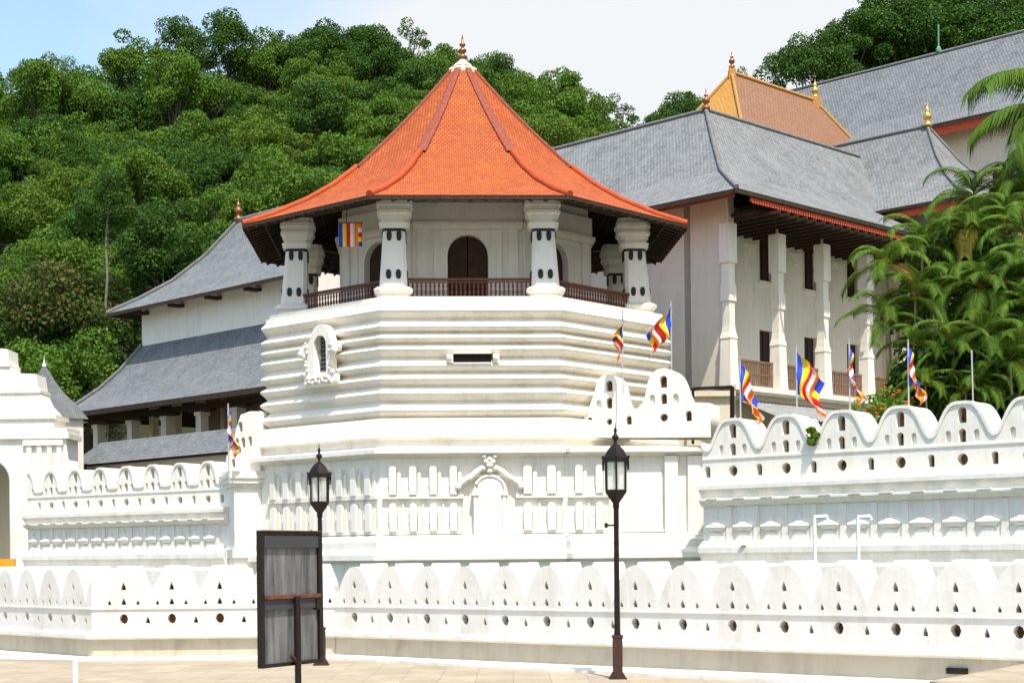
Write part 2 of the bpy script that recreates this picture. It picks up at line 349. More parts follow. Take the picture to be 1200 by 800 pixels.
frB, _ = moat_wall('moat_wall', 'short low white wave-topped wall squarely facing us behind the notice board', pB0, pC0, 201, 0, 0)
frA, _ = moat_wall('moat_wall', 'low white wave-topped wall slanting away at the left edge of the photo', pA0, pB0, 58)
# white kerb strip at the foot
k = MB(); o1 = 1.25
def off(pt, nrm, d): return (pt.x-nrm.x*d, pt.y-nrm.y*d)
nC, nA = frC.n, frA.n; nBv = Vector((0, 1, 0))
def mitre(p, n1, n2, d): m_ = (n1+n2).normalized(); s_ = d/m_.dot(n1); return (p.x-m_.x*s_, p.y-m_.y*s_)
poly = [off(pC1, nC, -.1), (pC0.x, pC0.y+.1), (pB0.x, pB0.y+.1), off(pA0, nA, -.1), off(pA0, nA, .55), mitre(pB0, nA, nBv, .55), mitre(pC0, nBv, nC, .75), off(pC1, nC, o1)]
k.flat(poly, -.04, .05)
tag(k.build('kerb', plaster('kerb_paint', (.74,.72,.66), (.5,.46,.38), .9)), kind='structure')

# ------------------------------------------------------------------ octagonal pavilion
OC = Vector((-1.93, 69.6)); OR = R(3)
def oc(k, a, z=0):
    t = R(-90-22.5+45*k)+OR; r = a/math.cos(R(22.5)); return Vector((OC.x+r*math.cos(t), OC.y+r*math.sin(t), z))
def ol(k, a, z=0):      # same, local to the pavilion's root
    v = oc(k, a, z); return Vector((v.x-OC.x, v.y-OC.y, z))
def octring(a, z): return [ol(k, a, z) for k in range(8)]
pav = thing('octagonal_pavilion', 'white octagonal temple pavilion under an orange tiled pointed roof', 'pavilion', (OC.x, OC.y, 0))
# stepped courses
crest = 8.57
prof = [(crest+.25,-3),(crest+.25,6.1)]
prof = [(8.0,5.8),(crest+.12,6.02),(crest+.12,6.10),(crest-.05,6.2),(crest-.1,6.42),(crest+.16,6.52),(crest+.02,7.25)]
cr_z = [7.6, 8.25, 8.80, 9.30, 9.93, 10.37, 10.80, 11.42]
lo = 7.25
for i, z in enumerate(cr_z):
    nxt = cr_z[i+1] if i+1 < len(cr_z) else None
    a = crest-.01*i
    prof += [(a-.40, lo+.05), (a-.03, z-.09), (a, z-.03), (a-.03, z+.01)]
    if nxt: lo = z+(nxt-z)*.42
prof += [(crest-.28, 11.62), (crest-.28, 11.78), (crest-.4, 11.80), (crest-.42, 11.97), (.1, 11.98)]
b = MB(); b.rings([octring(a, z) for a, z in prof]); b.build('stepped_courses', M['white'], pav)
# podium
pp = [(crest+.25,-3.0),(crest+.25,1.75),(crest+.55,1.85),(crest+.55,2.05),(crest+.35,2.25),(crest+.35,2.55),(crest+.2,2.62),(crest+.2,2.72),(crest-.05,2.85),(crest-.05,5.72),(crest+.1,5.78),(crest+.42,5.90),(crest+.42,6.05),(crest+.0,6.15)]
b = MB(); b.rings([octring(a, z) for a, z in pp]); b.build('podium', M['white'], pav)
# relief on the podium faces
def relief(b, fr, x0, x1, zlo, zhi, sp, off=0):
    """two tiers of blind niches: round-headed posts with lower flat shoulders"""
    zm = (zlo+zhi)/2
    b.box(x0, x1, off-.17, off, zm-.09, zm+.07)
    for tier, (za, zb) in enumerate(((zlo, zm-.10), (zm+.07, zhi))):
        n = int(round((x1-x0)/sp)); s_ = (x1-x0)/n
        for i in range(n):
            c = x0+(i+.5)*s_; h = (zb-za)
            a = arch(c, za, s_*.36, h*.88, 7); b.prism(a, off-.22, off)
            b.box(c+s_*.22, c+s_*.40, off-.13, off, za, za+h*.66)
            b.box(c+s_*.26, c+s_*.36, off-.10, off, za+h*.66, za+h*.74)
            b.prism([(c-s_*.5, za), (c-s_*.2, za), (c-s_*.25, za+h*.28), (c-s_*.42, za+h*.34)], off-.10, off)
            if tier == 0: b.box(c+s_*.46, c+s_*.54, off-.06, off, za, zb)
    b.box(x0, x1, off-.14, off, zlo-.12, zlo)
frF = Frame(oc(0, crest-.05), oc(1, crest-.05)); frL = Frame(oc(-1, crest-.05), oc(0, crest-.05)); frR = Frame(oc(1, crest-.05), oc(2, crest-.05))
cx0, cz0 = frF.loc(574, 600)
b = MB(); invp = Matrix.Translation((-OC.x, -OC.y, 0))
def fm(fr): return invp @ Matrix.Translation(fr.p0) @ Matrix.Rotation(fr.ang, 4, 'Z')
b.M = fm(frF); relief(b, frF, .1, cx0-1.0, 2.95, 5.6, .79); b.build('blind_arcade', M['white'], pav); b = MB(); b.M = fm(frF); relief(b, frF, cx0+1.0, frF.len-.05, 2.95, 5.6, .79); b.build('blind_arcade', M['white'], pav); b = MB()
b.M = fm(frL); relief(b, frL, .5, frL.len-.1, 2.95, 5.6, .79)
b.build('blind_arcade', M['white'], pav)
# central aedicule with scrolled arch
b = MB(); b.M = fm(frF); c = cx0
b.prism(arch(c, 2.3, .95, 2.7, 12), -.32, 0)
b.box(c-.62, c-.48, -.36, 0, 2.3, 4.3); b.box(c+.48, c+.62, -.36, 0, 2.3, 4.3)
for s_ in (-1, 1):
    b.box(c+s_*.56-.13, c+s_*.56+.13, -.40, 0, 4.28, 4.42)
    b.tube([(c+s_*(.1+1.1*t), -.2, 5.30-.72*t**1.7+.05*math.sin(t*9)) for t in [i/10 for i in range(11)]], [.10+.05*math.sin(i*1.3)**2 for i in range(11)], 7)
    b.tube([(c+s_*(.3+.95*t), -.14, 5.05-.55*t**1.7) for t in [i/8 for i in range(9)]], .06, 6)
    for i in range(5): b.lathe([(0,-.08),(.06,-.03),(.07,.03),(0,.09)], (c+s_*(.3+.2*i), -.24, 5.34-.72*(.2+.18*i)**1.7), 6)
    b.lathe([(0,-.14),(.13,-.07),(.16,.04),(.09,.14),(0,.18)], (c+s_*1.2, -.18, 4.6), 8)
b.tube([(c+.6*math.cos(math.pi*i/12), -.30, 4.42+.6*math.sin(math.pi*i/12)) for i in range(13)], .07, 6)
for dx, dz, r in ((0,5.42,.15),(-.13,5.56,.11),(.13,5.56,.11),(0,5.66,.12),(-.2,5.76,.09),(.2,5.76,.09),(0,5.2,.12)):
    b.lathe([(0,-r),(r*.8,-r*.4),(r,0),(r*.7,r*.6),(0,r)], (c+dx, -.34, dz), 8)
b.build('scrolled_niche', M['white'], pav)
# slot window on the front, arched stucco window on the left face
frW = Frame(oc(0, crest), oc(1, crest)); b = MB(); b.M = fm(frW)
xa, za = frW.loc(531, 424.5); xb, zb = frW.loc(576, 414)
for q in ((xa-.30, xa, za-.02, zb), (xb, xb+.30, za-.02, zb)): b.box(q[0]+.06, q[1], -.02, .3, q[2], q[3]); b.lathe([(0,-.16),(.10,-.05),(.11,.06),(0,.16)], ((q[0]+q[1])/2, -.03, (za+zb)/2), 8)
b.box(xa, xb, -.02, .3, zb, zb+.06); b.box(xa, xb, -.02, .3, za-.06, za)
wf = b.build('slot_window', M['white'], pav)
b = MB(); b.M = fm(frW); b.box(xa, xb, .14, .2, za, zb)
b.build('opening', M['dark'], wf)
b = MB(); b.M = fm(frW)
for i in range(12): x = xa+(xb-xa)*(i+.5)/12; b.box(x-.012, x+.012, .09, .115, za, zb)
b.build('bars', M['iron'], wf)
frS = Frame(oc(-1, crest), oc(0, crest)); xc, zc = frS.loc(379, 415)
lw = bpy.data.objects.new('stucco_window', None); COL.objects.link(lw); lw.parent = pav; lw.matrix_local = fm(frS); lw['label'] = 'round-headed window in a moulded stucco frame on the left face'
out_ = [(xc-.85, 8.72), (xc+.85, 8.72), (xc+.85, 9.15), (xc+.68, 9.2), (xc+.68, 10.0), (xc+.98, 10.05), (xc+.98, 10.42), (xc+.70, 10.45)]+[(xc+.08+.58*math.cos(t), 10.45+.68*math.sin(t)) for t in [math.pi*i/14 for i in range(1, 14)]]+[(xc-.66, 10.45), (xc-.98, 10.42), (xc-.98, 10.05), (xc-.68, 10.0), (xc-.68, 9.2), (xc-.85, 9.15)]
plate('stucco_frame', out_, [arch(xc+.08, 9.25, .72, 1.45, 10)], -.26, .1, M['white'], lw)
b = MB()
for s_ in (-1, 1):
    for i in range(5): b.lathe([(0,-.13),(.09,-.06),(.11,.03),(.07,.09),(0,.13)], (xc+s_*(.74+.07*(i % 2)), -.26, 8.85+.36*i), 7); b.lathe([(0,-.08),(.07,0),(0,.08)], (xc+s_*(.72-.05*(i % 2)), -.30, 9.0+.36*i), 7)
    b.lathe([(0,-.2),(.2,0),(0,.22)], (xc+s_*.98, -.3, 10.05), 7)
for i in range(8): b.lathe([(0,-.12),(.13,0),(0,.12)], (xc-.72+i*.206, -.29, 8.86+.06*(i % 2)), 6); b.lathe([(0,-.09),(.1,0),(0,.09)], (xc-.62+i*.17, -.29, 9.06-.05*(i % 2)), 6)
b.build('scroll_ornament', M['white'], lw)
b = MB(); b.box(xc-.12, xc+.47, -.02, .0, 9.2, 10.75); b.build('opening', M['dark'], lw)
b = MB()
for i in range(8): z = 9.3+i*.17; b.box(xc-.10, xc+.44, -.08, -.05, z, z+.05)
for i in range(2): b.box(xc+.05+i*.22, xc+.09+i*.22, -.05, -.03, 9.2, 10.65)
b.build('bars', M['signgrey'], lw)
# inner chamber
ia = 5.2
b = MB()
for k in range(8):
    a0, a1 = ol(k, ia), ol(k+1, ia); f2 = Frame(a0, a1); Mx = Matrix.Translation(f2.p0) @ Matrix.Rotation(f2.ang, 4, 'Z'); Ln = f2.len; c = Ln/2
    b.M = Mx; dw, dh = .82, 2.95; n = 10
    # wall with arched opening as a fan of quads
    ar = [(c+dw, 11.98)]+[(c+dw*math.cos(math.pi*i/n), 11.98+dh-dw+dw*math.sin(math.pi*i/n)) for i in range(n+1)]+[(c-dw, 11.98)]
    top_z = 17.6
    b.box(0, c-dw, 0, .35, 11.98, top_z); b.box(c+dw, Ln, 0, .35, 11.98, top_z)
    for i in range(1, n+1):
        (x1, z1), (x0, z0) = ar[i], ar[i+1]
        b.prism([(x0, z0), (x1, z1), (x1, top_z), (x0, top_z)], 0, .35)
    for s_ in (.12, Ln-.52): b.box(s_, s_+.4, -.12, 0, 11.98, 15.1)
    for s_ in (.78, Ln-1.0): b.box(s_, s_+.22, -.07, 0, 11.98, 15.1)
    b.box(-.05, Ln+.05, -.20, 0, 15.1, 15.28); b.box(-.08, Ln+.08, -.3, 0, 15.28, 15.4); b.box(-.05, Ln+.05, -.16, 0, 15.4, 16.2)
b.M = None
b.build('chamber_wall', M['white2'], pav)
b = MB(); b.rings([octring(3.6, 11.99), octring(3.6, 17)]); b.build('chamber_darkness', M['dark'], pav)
d = MB()
for k in range(8):
    f2 = Frame(ol(k, ia-.3), ol(k+1, ia-.3)); d.M = Matrix.Translation(f2.p0) @ Matrix.Rotation(f2.ang, 4, 'Z'); c = f2.len/2
    d.box(c-.8, c-.02, 0, .05, 11.98, 14.95); d.box(c+.02, c+.8, 0, .05, 11.98, 14.95)
d.M = None; d.build('door_leaves', M['wood'], pav)
# columns, leaning in slightly
ca = 7.17
def sq_ring(c, h, z, rot, ch=.28):
    pts = []
    e = h*(1-ch)
    for (x, y) in ((-e,-h),(e,-h),(h,-e),(h,e),(e,h),(-e,h),(-h,e),(-h,-e)): pts.append((c[0]+x*math.cos(rot)-y*math.sin(rot), c[1]+x*math.sin(rot)+y*math.cos(rot), z))
    return pts
for k in range(8):
    ang = R(-90-22.5+45*k)+OR; rot = ang+math.pi/2
    cb = ol(k, ca); inw = -Vector((cb.x, cb.y, 0)).normalized()
    def at(z): return cb+inw*(.055*(z-12))
    rot = OR if k in (0, 1, 4, 5) else OR   # square plan parallel to the front
    b = MB(); pr = [(11.9,.62),(12.1,.62),(12.12,.60),(12.22,.74),(12.32,.76),(12.42,.64),(12.46,.54),(14.72,.43),(14.74,.55),(14.78,.56),(14.95,.60),(14.97,.50),(15.05,.50),(15.12,.58),(15.25,.60),(15.3,.66),(15.42,.68),(15.45,.64),(15.6,.66),(15.62,.70),(15.78,.70),(15.8,.62),(16.0,.62)]
    b.rings([sq_ring(at(z), r, z, rot) for z, r in pr]); colo = b.build('column', M['white2'], pav)
    b = MB()
    for s_ in range(4):
        for q in (-1, 1):
            r2 = rot+s_*math.pi/2; 
            for zc_, w_, h_, rr in ((12.92, .10, .36, .52), (14.45, .095, .42, .445)):
                p = at(zc_); nx_, ny_ = math.sin(r2), -math.cos(r2); tx, ty = math.cos(r2), math.sin(r2)
                cx_, cy_ = p.x+nx_*(rr+.0)+tx*q*.19, p.y+ny_*(rr+.0)+ty*q*.19
                vs = []
                poly = [(-w_*.6,-h_/2),(w_*.6,-h_/2),(w_,-h_*.2),(w_,h_*.25),(w_*.5,h_/2),(-w_*.5,h_/2),(-w_,h_*.25),(-w_,-h_*.2)]
                for dd in (.035, -.05): vs += [(cx_+tx*u_+nx_*dd, cy_+ty*u_+ny_*dd, zc_+v_) for u_, v_ in poly]
                b.add(vs, [list(range(8)), list(range(15, 7, -1))]+[(i, 8+i, 8+(i+1) % 8, (i+1) % 8) for i in range(8)]); b.build('black_motif', M['black'], colo); b = MB()
    for s_ in range(8):
        r2 = rot+s_*math.pi/4+math.pi/8*0; p = at(14.66)
    b = MB(); b.rings([sq_ring(at(z), r, z, rot) for z, r in ((14.62,.452),(14.735,.448))]); b.build('neck_band', M['black'], colo)
    # railing between this column and the next
    f2 = Frame(ol(k, ca), ol(k+1, ca)); b = MB(); b.M = Matrix.Translation(f2.p0) @ Matrix.Rotation(f2.ang, 4, 'Z'); Ln = f2.len
    b.box(.45, Ln-.45, -.08, .08, 12.74, 12.83); b.box(.45, Ln-.45, -.05, .05, 12.66, 12.70); b.box(.45, Ln-.45, -.06, .06, 12.0, 12.09)
    nb = int((Ln-1)/.17)
    for i in range(nb):
        x = .5+(Ln-1)*(i+.5)/nb
        b.lathe([(.03,12.08),(.03,12.16),(.055,12.3),(.025,12.42),(.045,12.52),(.03,12.66)], (x, 0, 0), 6)
    b.M = None; b.build('railing', M['rail'], pav)
# beam over the columns + soffit + roof
b = MB(); b.rings([octring(6.95, 15.98), octring(7.25, 15.98), octring(7.25, 16.35), octring(6.95, 16.35), octring(6.95, 15.98)], cap=False); b.build('ring_beam', M['wood'], pav)
er, ez = 9.17, 15.64
RP = [(er, ez), (8.0, 16.12), (6.6, 16.85), (5.5, 17.6), (4.54, 18.44), (.42, 23.2)]
b = MB()
for k in range(8):
    sl = 0
    for i in range(len(RP)-1):
        (a0, z0), (a1, z1) = RP[i], RP[i+1]; n = 6 if i == 4 else 2
        for j in range(n):
            t0, t1 = j/n, (j+1)/n; A0 = a0+(a1-a0)*t0; A1 = a0+(a1-a0)*t1
            sag = lambda t: -.16*math.sin(math.pi*t) if i == 4 else 0
            Z0 = z0+(z1-z0)*t0+sag(t0); Z1 = z0+(z1-z0)*t1+sag(t1)
            h0 = A0*math.tan(R(22.5)); h1 = A1*math.tan(R(22.5)); sl1 = sl+math.hypot(A1-A0, Z1-Z0); U = k*3.37
            b.add([ol(k, A0, Z0), ol(k+1, A0, Z0), ol(k+1, A1, Z1), ol(k, A1, Z1)], [(0,1,2,3)], 0, False, [((U-h0, sl), (U+h0, sl), (U+h1, sl1), (U-h1, sl1))]); sl = sl1
roof = b.build('roof', M['orange'], pav)
b = MB()
for k in range(8):   # underside and fascia
    for (a0, z0), (a1, z1) in zip(RP, RP[1:]):
        dz_ = .12 if a1 > 4 else .42
        b.add([ol(k, a0, z0-dz_), ol(k+1, a0, z0-dz_), ol(k+1, a1, z1-dz_), ol(k, a1, z1-dz_)], [(3,2,1,0)])
    b.add([ol(k, er+.02, ez-.16), ol(k+1, er+.02, ez-.16), ol(k+1, er+.02, ez-.03), ol(k, er+.02, ez-.03)], [(0,1,2,3)])
    b.add([ol(k, er+.02, ez-.16), ol(k+1, er+.02, ez-.16), ol(k+1, er-.2, ez-.13), ol(k, er-.2, ez-.13)], [(3,2,1,0)])
    f2 = Frame(ol(k, er), ol(k+1, er)); nr = 13
    for i in range(nr):   # rafters
        t = (i+.5)/nr; p = ol(k, er, 0).lerp(ol(k+1, er, 0), t); q = ol(k, 5.2, 0).lerp(ol(k+1, 5.2, 0), t)
        pts = []
        for (a, z) in RP[:4]: u_ = (er-a)/(er-5.2); pp_ = p.lerp(q, min(1, u_)); pp_.z = z-.22; pts.append(pp_)
        b.tube(pts, .06, 4, sm=False)
    for hz in (8.3, 7.7, 6.2):
        z = np.interp(hz, [5.5, 6.6, 8.0, 9.17], [17.6, 16.85, 16.12, 15.64])-.3
        b.tube([ol(k, hz, z), ol(k+1, hz, z)], .05, 4, sm=False)
b.build('rafters', M['wood'], roof)
def hipline(RPs, k, lift): return [ol(k, a, z+lift) for a, z in RPs]
for k in range(8):
    b = MB()
    pts = hipline(RP[:5], k, .04); b.tube(pts, .15, 6)
    b.build('lower_hip_tiles', M['ridgeorange'], roof)
    b = MB(); # wide raised strip on the upper hip
    n = 8; top = []
    for side in (0,):
        rows = []
        for j in range(n+1):
            t = j/n; a = 4.6+(.45-4.6)*t; z = 18.40+(23.18-18.40)*t-.16*math.sin(math.pi*t); c0 = ol(k, a, z+.0); tang = Vector((-c0.y, c0.x, 0)).normalized(); outv = Vector((c0.x, c0.y, 0)).normalized()
            wd = .24*(1-t)+.14*t
            rows.append([c0-tang*wd-outv*.10+Vector((0,0,-.04)), c0-tang*wd-outv*.04+Vector((0,0,.07)), c0-tang*wd*.35+Vector((0,0,.09)), c0+tang*wd*.35+Vector((0,0,.09)), c0+tang*wd-outv*.04+Vector((0,0,.07)), c0+tang*wd-outv*.10+Vector((0,0,-.04))])
    vs = [v for r_ in rows for v in r_]; fs = [(j*6+i+1, j*6+i, (j+1)*6+i, (j+1)*6+i+1) for j in range(n) for i in range(5)]
    b.add(vs, fs); 
    b.build('upper_hip_strip', M['ridgered'], roof)
b = MB(); b.rings([octring(.62, 22.95), octring(.60, 23.15), octring(.45, 23.25)]); b.lathe([(.42,23.2),(.40,23.35),(.2,23.5),(.12,23.62)], (0,0,0), 14)
fb = b.build('finial_base', M['cream'], roof)
b = MB(); b.lathe([(.08,23.55),(.20,23.66),(.22,23.74),(.09,23.82),(.08,23.86),(.17,23.95),(.18,24.02),(.07,24.1),(.06,24.14),(.13,24.22),(.13,24.28),(.05,24.36),(.04,24.55),(.0,24.75)], (0,0,0), 14)
b.build('finial', M['finiald'], roof)
# ---------------- wall running on to the right of the podium, with its two-wave parapet
e0 = oc(1, crest-.05); dF = frF.d; ex1 = e0+dF*5.75
frE = Frame(e0, ex1); ew = thing('podium_wing_wall', 'white moulded wall with two-humped parapet right of the octagonal pavilion', 'wall', (e0.x, e0.y, 0), frE.ang)
dd = crest-.05
prE = [(-(a-dd), z) for a, z in pp if z > -5]
prE[-1] = (-.02, 6.14)
b = MB(); b.profile([(3.0, 6.14)]+prE[::-1]+[(3.0, -3)], .02, frE.len); b.build('wall_body', M['white'], ew)
b = MB(); relief(b, frE, .15, .15+.79*2, 2.95, 5.6, .79)
x1_ = frE.len
b.prism([(2.1,2.95),(3.75,2.95),(3.75,5.35),(3.2,5.45),(2.6,5.2),(2.1,5.0)], -.07, 0)
b.box(3.85, 4.35, -.26, 0, 2.7, 5.75); b.box(4.75, x1_-.02, -.2, 0, 2.7, 5.75)
b.box(2.05, 4.0, -.14, 0, 2.83, 2.95)
b.build('panel_relief', M['white'], ew)
def pxs(fr, pts, off=0): return [fr.loc(x, y, off) for x, y in pts]
op = -.12
prof_px = [(684,512),(684,487),(690,478),(696,462),(699,449),(704,441),(711,438),(717,439),(722,446),(725,458),(727,468),(731,475),(738,478),(747,478),(753,472),(757,460),(759,448),(763,438),(770,432.5),(778,431),(785,432.5),(791,438),(795,446),(799,458),(803,467),(810,471),(832,472),(833,512)]
def smoothed(pts): return pts
fr2 = Frame(P(683,600,62.5).xy, P(833,600,60.75).xy); op = 0; ew2 = bpy.data.objects.new('parapet', None); COL.objects.link(ew2); ew2.parent = ew; ew2.rotation_euler = (0,0,fr2.ang-frE.ang); ew2.location = Matrix.Rotation(-frE.ang, 3, 'Z') @ (fr2.p0-Vector((e0.x,e0.y,0)))
o_ = pxs(fr2, prof_px, op); zmin = 6.12
o_ = [(x, max(z, zmin)) for x, z in o_]
holes = []
def hpx(fr, px, py, w_, h_, off, circ=False):
    x, z = fr.loc(px, py, off)
    return ell(x, z, w_/2, h_/2) if circ else arch(x, z-h_/2, w_, h_)
deep = [(714,452,.26,.42,0),(714,472,.24,.42,0),(777.5,447,.28,.46,0),(778,467,.24,.40,0),(691,494,.22,.36,0),(714,494,.24,.26,1),(737,492,.22,.34,0),(778,489,.32,.30,1),(807,487,.24,.40,0)]
for px, py, w_, h_, c_ in deep: holes.append(hpx(fr2, px, py, w_, h_, op, c_))
sh = [hpx(fr2, px, py, .22, .38, op) for px, py in ((702,474),(764.5,468),(792,467))]
ccw = o_[::-1] if False else o_
plate('hump_parapet', ccw, holes+sh, op, op+.3, M['white'], ew2)
plate('parapet_core', [(x, z-.004) if z > zmin+.1 else (x, z) for x, z in ccw], [], op+.303, op+1.6, M['white'], ew2, M['niche_brown'])
b = MB()
for h in sh: b.prism([(x, z) for x, z in h], op+.10, op+.29)
b.build('blind_niche', M['white2'], ew2)
# ---------------- ramparts
def rampart(name, label, p0, p1, pk_px, Lw, zc, S, group, sideholes=True, thick=1.25, style='cloud'):
    """zc = cornice height; S scales the parapet above it"""
    fr = Frame(p0, p1); root = thing(name, label, 'wall', (p0[0], p0[1], 0), fr.ang, group)
    ph = fr.loc(pk_px, 500)[0]; x0, x1 = 0, fr.len; zp = zc+2.47*S; zv = zc+1.38*S; rim = .10*S
    top = wave_top(Lw, x0, x1, ph, zv, zp, style)
    holes = []; shal = []; k = math.ceil((x0-ph)/Lw)-1
    while ph+k*Lw < x1+Lw:
        c = ph+k*Lw
        for kind, h in ((0, arch(c, zc+1.76*S, .30*S, .52*S)), (0, arch(c, zc+1.13*S, .25*S, .44*S)), (1, arch(c-.5*Lw/2.25, zc+1.17*S, .19*S, .36*S)), (1, arch(c+.5*Lw/2.25, zc+1.17*S, .19*S, .36*S)),
                  (0, ell(c, zc+.56*S, .19*S, .20*S)), (0, arch(c+Lw/2, zc+.36*S, .24*S, .42*S))):
            xs = [q[0] for q in h]
            if min(xs) > x0+.05 and max(xs) < x1-.05: (holes if kind == 0 else shal).append(h)
        k += 1
    plate('wave_parapet', [(x0, zc+.05)]+[(x1, zc+.05)]+top[::-1], holes+shal, 0, .3, M['white'], root)
    plate('parapet_core', [(x0, zc-.2)]+[(x1, zc-.2)]+[(x, z-.004) for x, z in top[::-1]], [], .303, thick, M['white'], root, M['niche_brown'])
    b = MB()
    for h in shal: b.prism(h, .12, .29)
    b.build('blind_niche', M['white2'], root)
    # raised rim that follows the waves and a string course below them
    b = MB(); n = len(top)
    vs = []
    for j, (x, z) in enumerate(top):
        xa_, za_ = top[max(0, j-1)]; xb_, zb_ = top[min(n-1, j+1)]; tx, tz = xb_-xa_, zb_-za_; l_ = math.hypot(tx, tz); nx_, nz_ = tz/l_, -tx/l_
        vs += [(x, .2, z+.012), (x, -.05, z+.012), (x+nx_*rim, -.05, z+nz_*rim), (x+nx_*rim, .02, z+nz_*rim)]
    b.add(vs, [(j*4+i, j*4+i+1, (j+1)*4+i+1, (j+1)*4+i) for j in range(n-1) for i in range(3)])
    b.box(x0, x1, -.035, .1, zc+1.0*S, zc+1.06*S)
    b.build('wave_rim', M['white'], root)
    s2 = S
    b = MB(); pf = [(thick,zc+.12),(-.02,zc+.12),(-.32,zc+.05),(-.32,zc-.10),(-.16,zc-.30*s2),(-.16,zc-.42*s2),(-.30,zc-.45*s2),(-.30,zc-.52*s2),(-.10,zc-.70*s2),(.02,zc-.74*s2),(.02,2.45),(-.12,2.38),(-.34,2.2),(-.34,2.0),(-.2,1.8),(-.2,1.62),(-.5,1.5),(-.5,-3),(thick,-3)]
    b.profile(pf, x0, x1); b.build('moulded_face', M['white'], root)
    b = MB(); sp = Lw/2*1.05; n = int((x1-x0)/sp); zt = zc-.74*s2; hh = zt-2.45
    for i in range(n):
        c = x0+(i+.5)*sp
        zb2 = 2.5+hh*.36
        b.rings([[(c-w_, y_-.0, z_), (c-w_, .04, z_), (c+w_, .04, z_), (c+w_, y_, z_)][::1] for w_, y_, z_ in ((sp*.17,-.05,zb2-.16),(sp*.32,-.12,zb2-.06),(sp*.34,-.15,zb2),(sp*.32,-.12,zb2+.05),(sp*.12,-.08,zb2+.15),(sp*.05,-.05,zb2+.3),(sp*.02,-.02,zb2+.42))][::-1])
        b.prism([(c-sp*.3, 2.42), (c+sp*.3, 2.42), (c+sp*.12, zb2-.2), (c-sp*.12, zb2-.2)], -.06, .05)
        b.prism([(c+sp*.38, 2.42), (c+sp*.62, 2.42), (c+sp*.57, zt), (c+sp*.43, zt)], -.06, .05)
        b.box(c-sp*.2, c+sp*.2, -.36, -.2, zc-.46*s2, zc-.40*s2)
    b.build('bracket_relief', M['white'], root)
    return fr, root
r0 = Vector((P(824, 600, 59).x, 59.0)); a_ = ray(1275, 600)[0]
# direction fitted so that Y falls from 59 at px 824 to 51 at px 1200
q1 = Vector((P(1200, 600, 51).x, 51.0)); rd = (q1-r0).normalized(); r1 = r0+rd*(17)
frRR, _ = rampart('rampart_wall', 'white rampart with large cloud-shaped humps and dark niches in front of the palms', r0, r1, 986, 2.22, 4.42, 1.0, None)
l1 = Vector((P(268, 600, 66.3).x, 66.3)); l0 = Vector((P(50, 600, 73.3).x, 73.3)); ldv = (l1-l0).normalized(); l0 = l0-ldv*1.1
frLR, _ = rampart('rampart_wall', 'white rampart with small wave crenellations below the left hall roofs', l0, l1, 178, 1.70, 4.02, .83, None, thick=1.0, style='arch')
# pier between left rampart and podium
pr0 = Vector((P(264, 600, 66.0).x, 66.0)); b = MB()
pier = thing('corner_pier', 'white moulded pier between the left rampart and the octagonal pavilion', 'pier', (pr0.x, pr0.y+.5, 0), R(-68))
for x0_, x1_, y0_, y1_, z0_, z1_ in ((0,1.35,0,2.5,-3,5.0),(-.15,1.5,-.12,2.5,2.0,2.35),(-.12,1.42,-.1,2.5,4.9,5.05),(-.2,1.55,-.2,2.5,5.05,5.25),(-.3,1.62,-.3,2.5,5.25,5.4),(-.22,1.6,-.2,2.5,5.4,5.55),(-.3,1.6,-.3,2.5,-3,1.6)): b.box(x0_, x1_, y0_, y1_, z0_, z1_)
b.build('pier_shaft', M['white'], pier)
ph_ = bpy.data.objects.new('hump', None); COL.objects.link(ph_); ph_.parent = pier; ph_.location = (.35, -.1, 0); ph_.rotation_euler = (0,0,R(42))
plate('hump_parapet', [(0,5.55),(1.7,5.55),(1.7,8.0),(1.2,8.02),(.75,7.9),(.5,7.3),(.35,6.6),(0,6.2)], [arch(.72,7.2,.22,.42), arch(.55,6.55,.18,.4), arch(.85,6.55,.2,.42), arch(1.2,6.6,.18,.4), arch(.35,5.75,.2,.36)], .0, .3, M['white'], ph_)
plate('parapet_core', [(0,5.55),(1.7,5.55),(1.7,7.99),(1.2,8.01),(.75,7.89),(.5,7.29),(.35,6.59),(0,6.19)], [], .303, .9, M['white'], ph_, M['niche_brown'])

# terrace behind the ramparts (structure)
t_ = MB(); poly = [(l0.x+.8, l0.y+1), (l1.x+.6, l1.y+1), (OC.x-6, OC.y), (OC.x+6, OC.y), (r0.x+.6, r0.y+2.0), (r1.x+.8, r1.y+1.2), (60, 60), (60, 110), (-60, 110), (-60, 96), (l0.x+.8, 80)]
t_.flat(poly, -3, 3.4); tag(t_.build('terrace', M['moatfloor']), kind='structure')

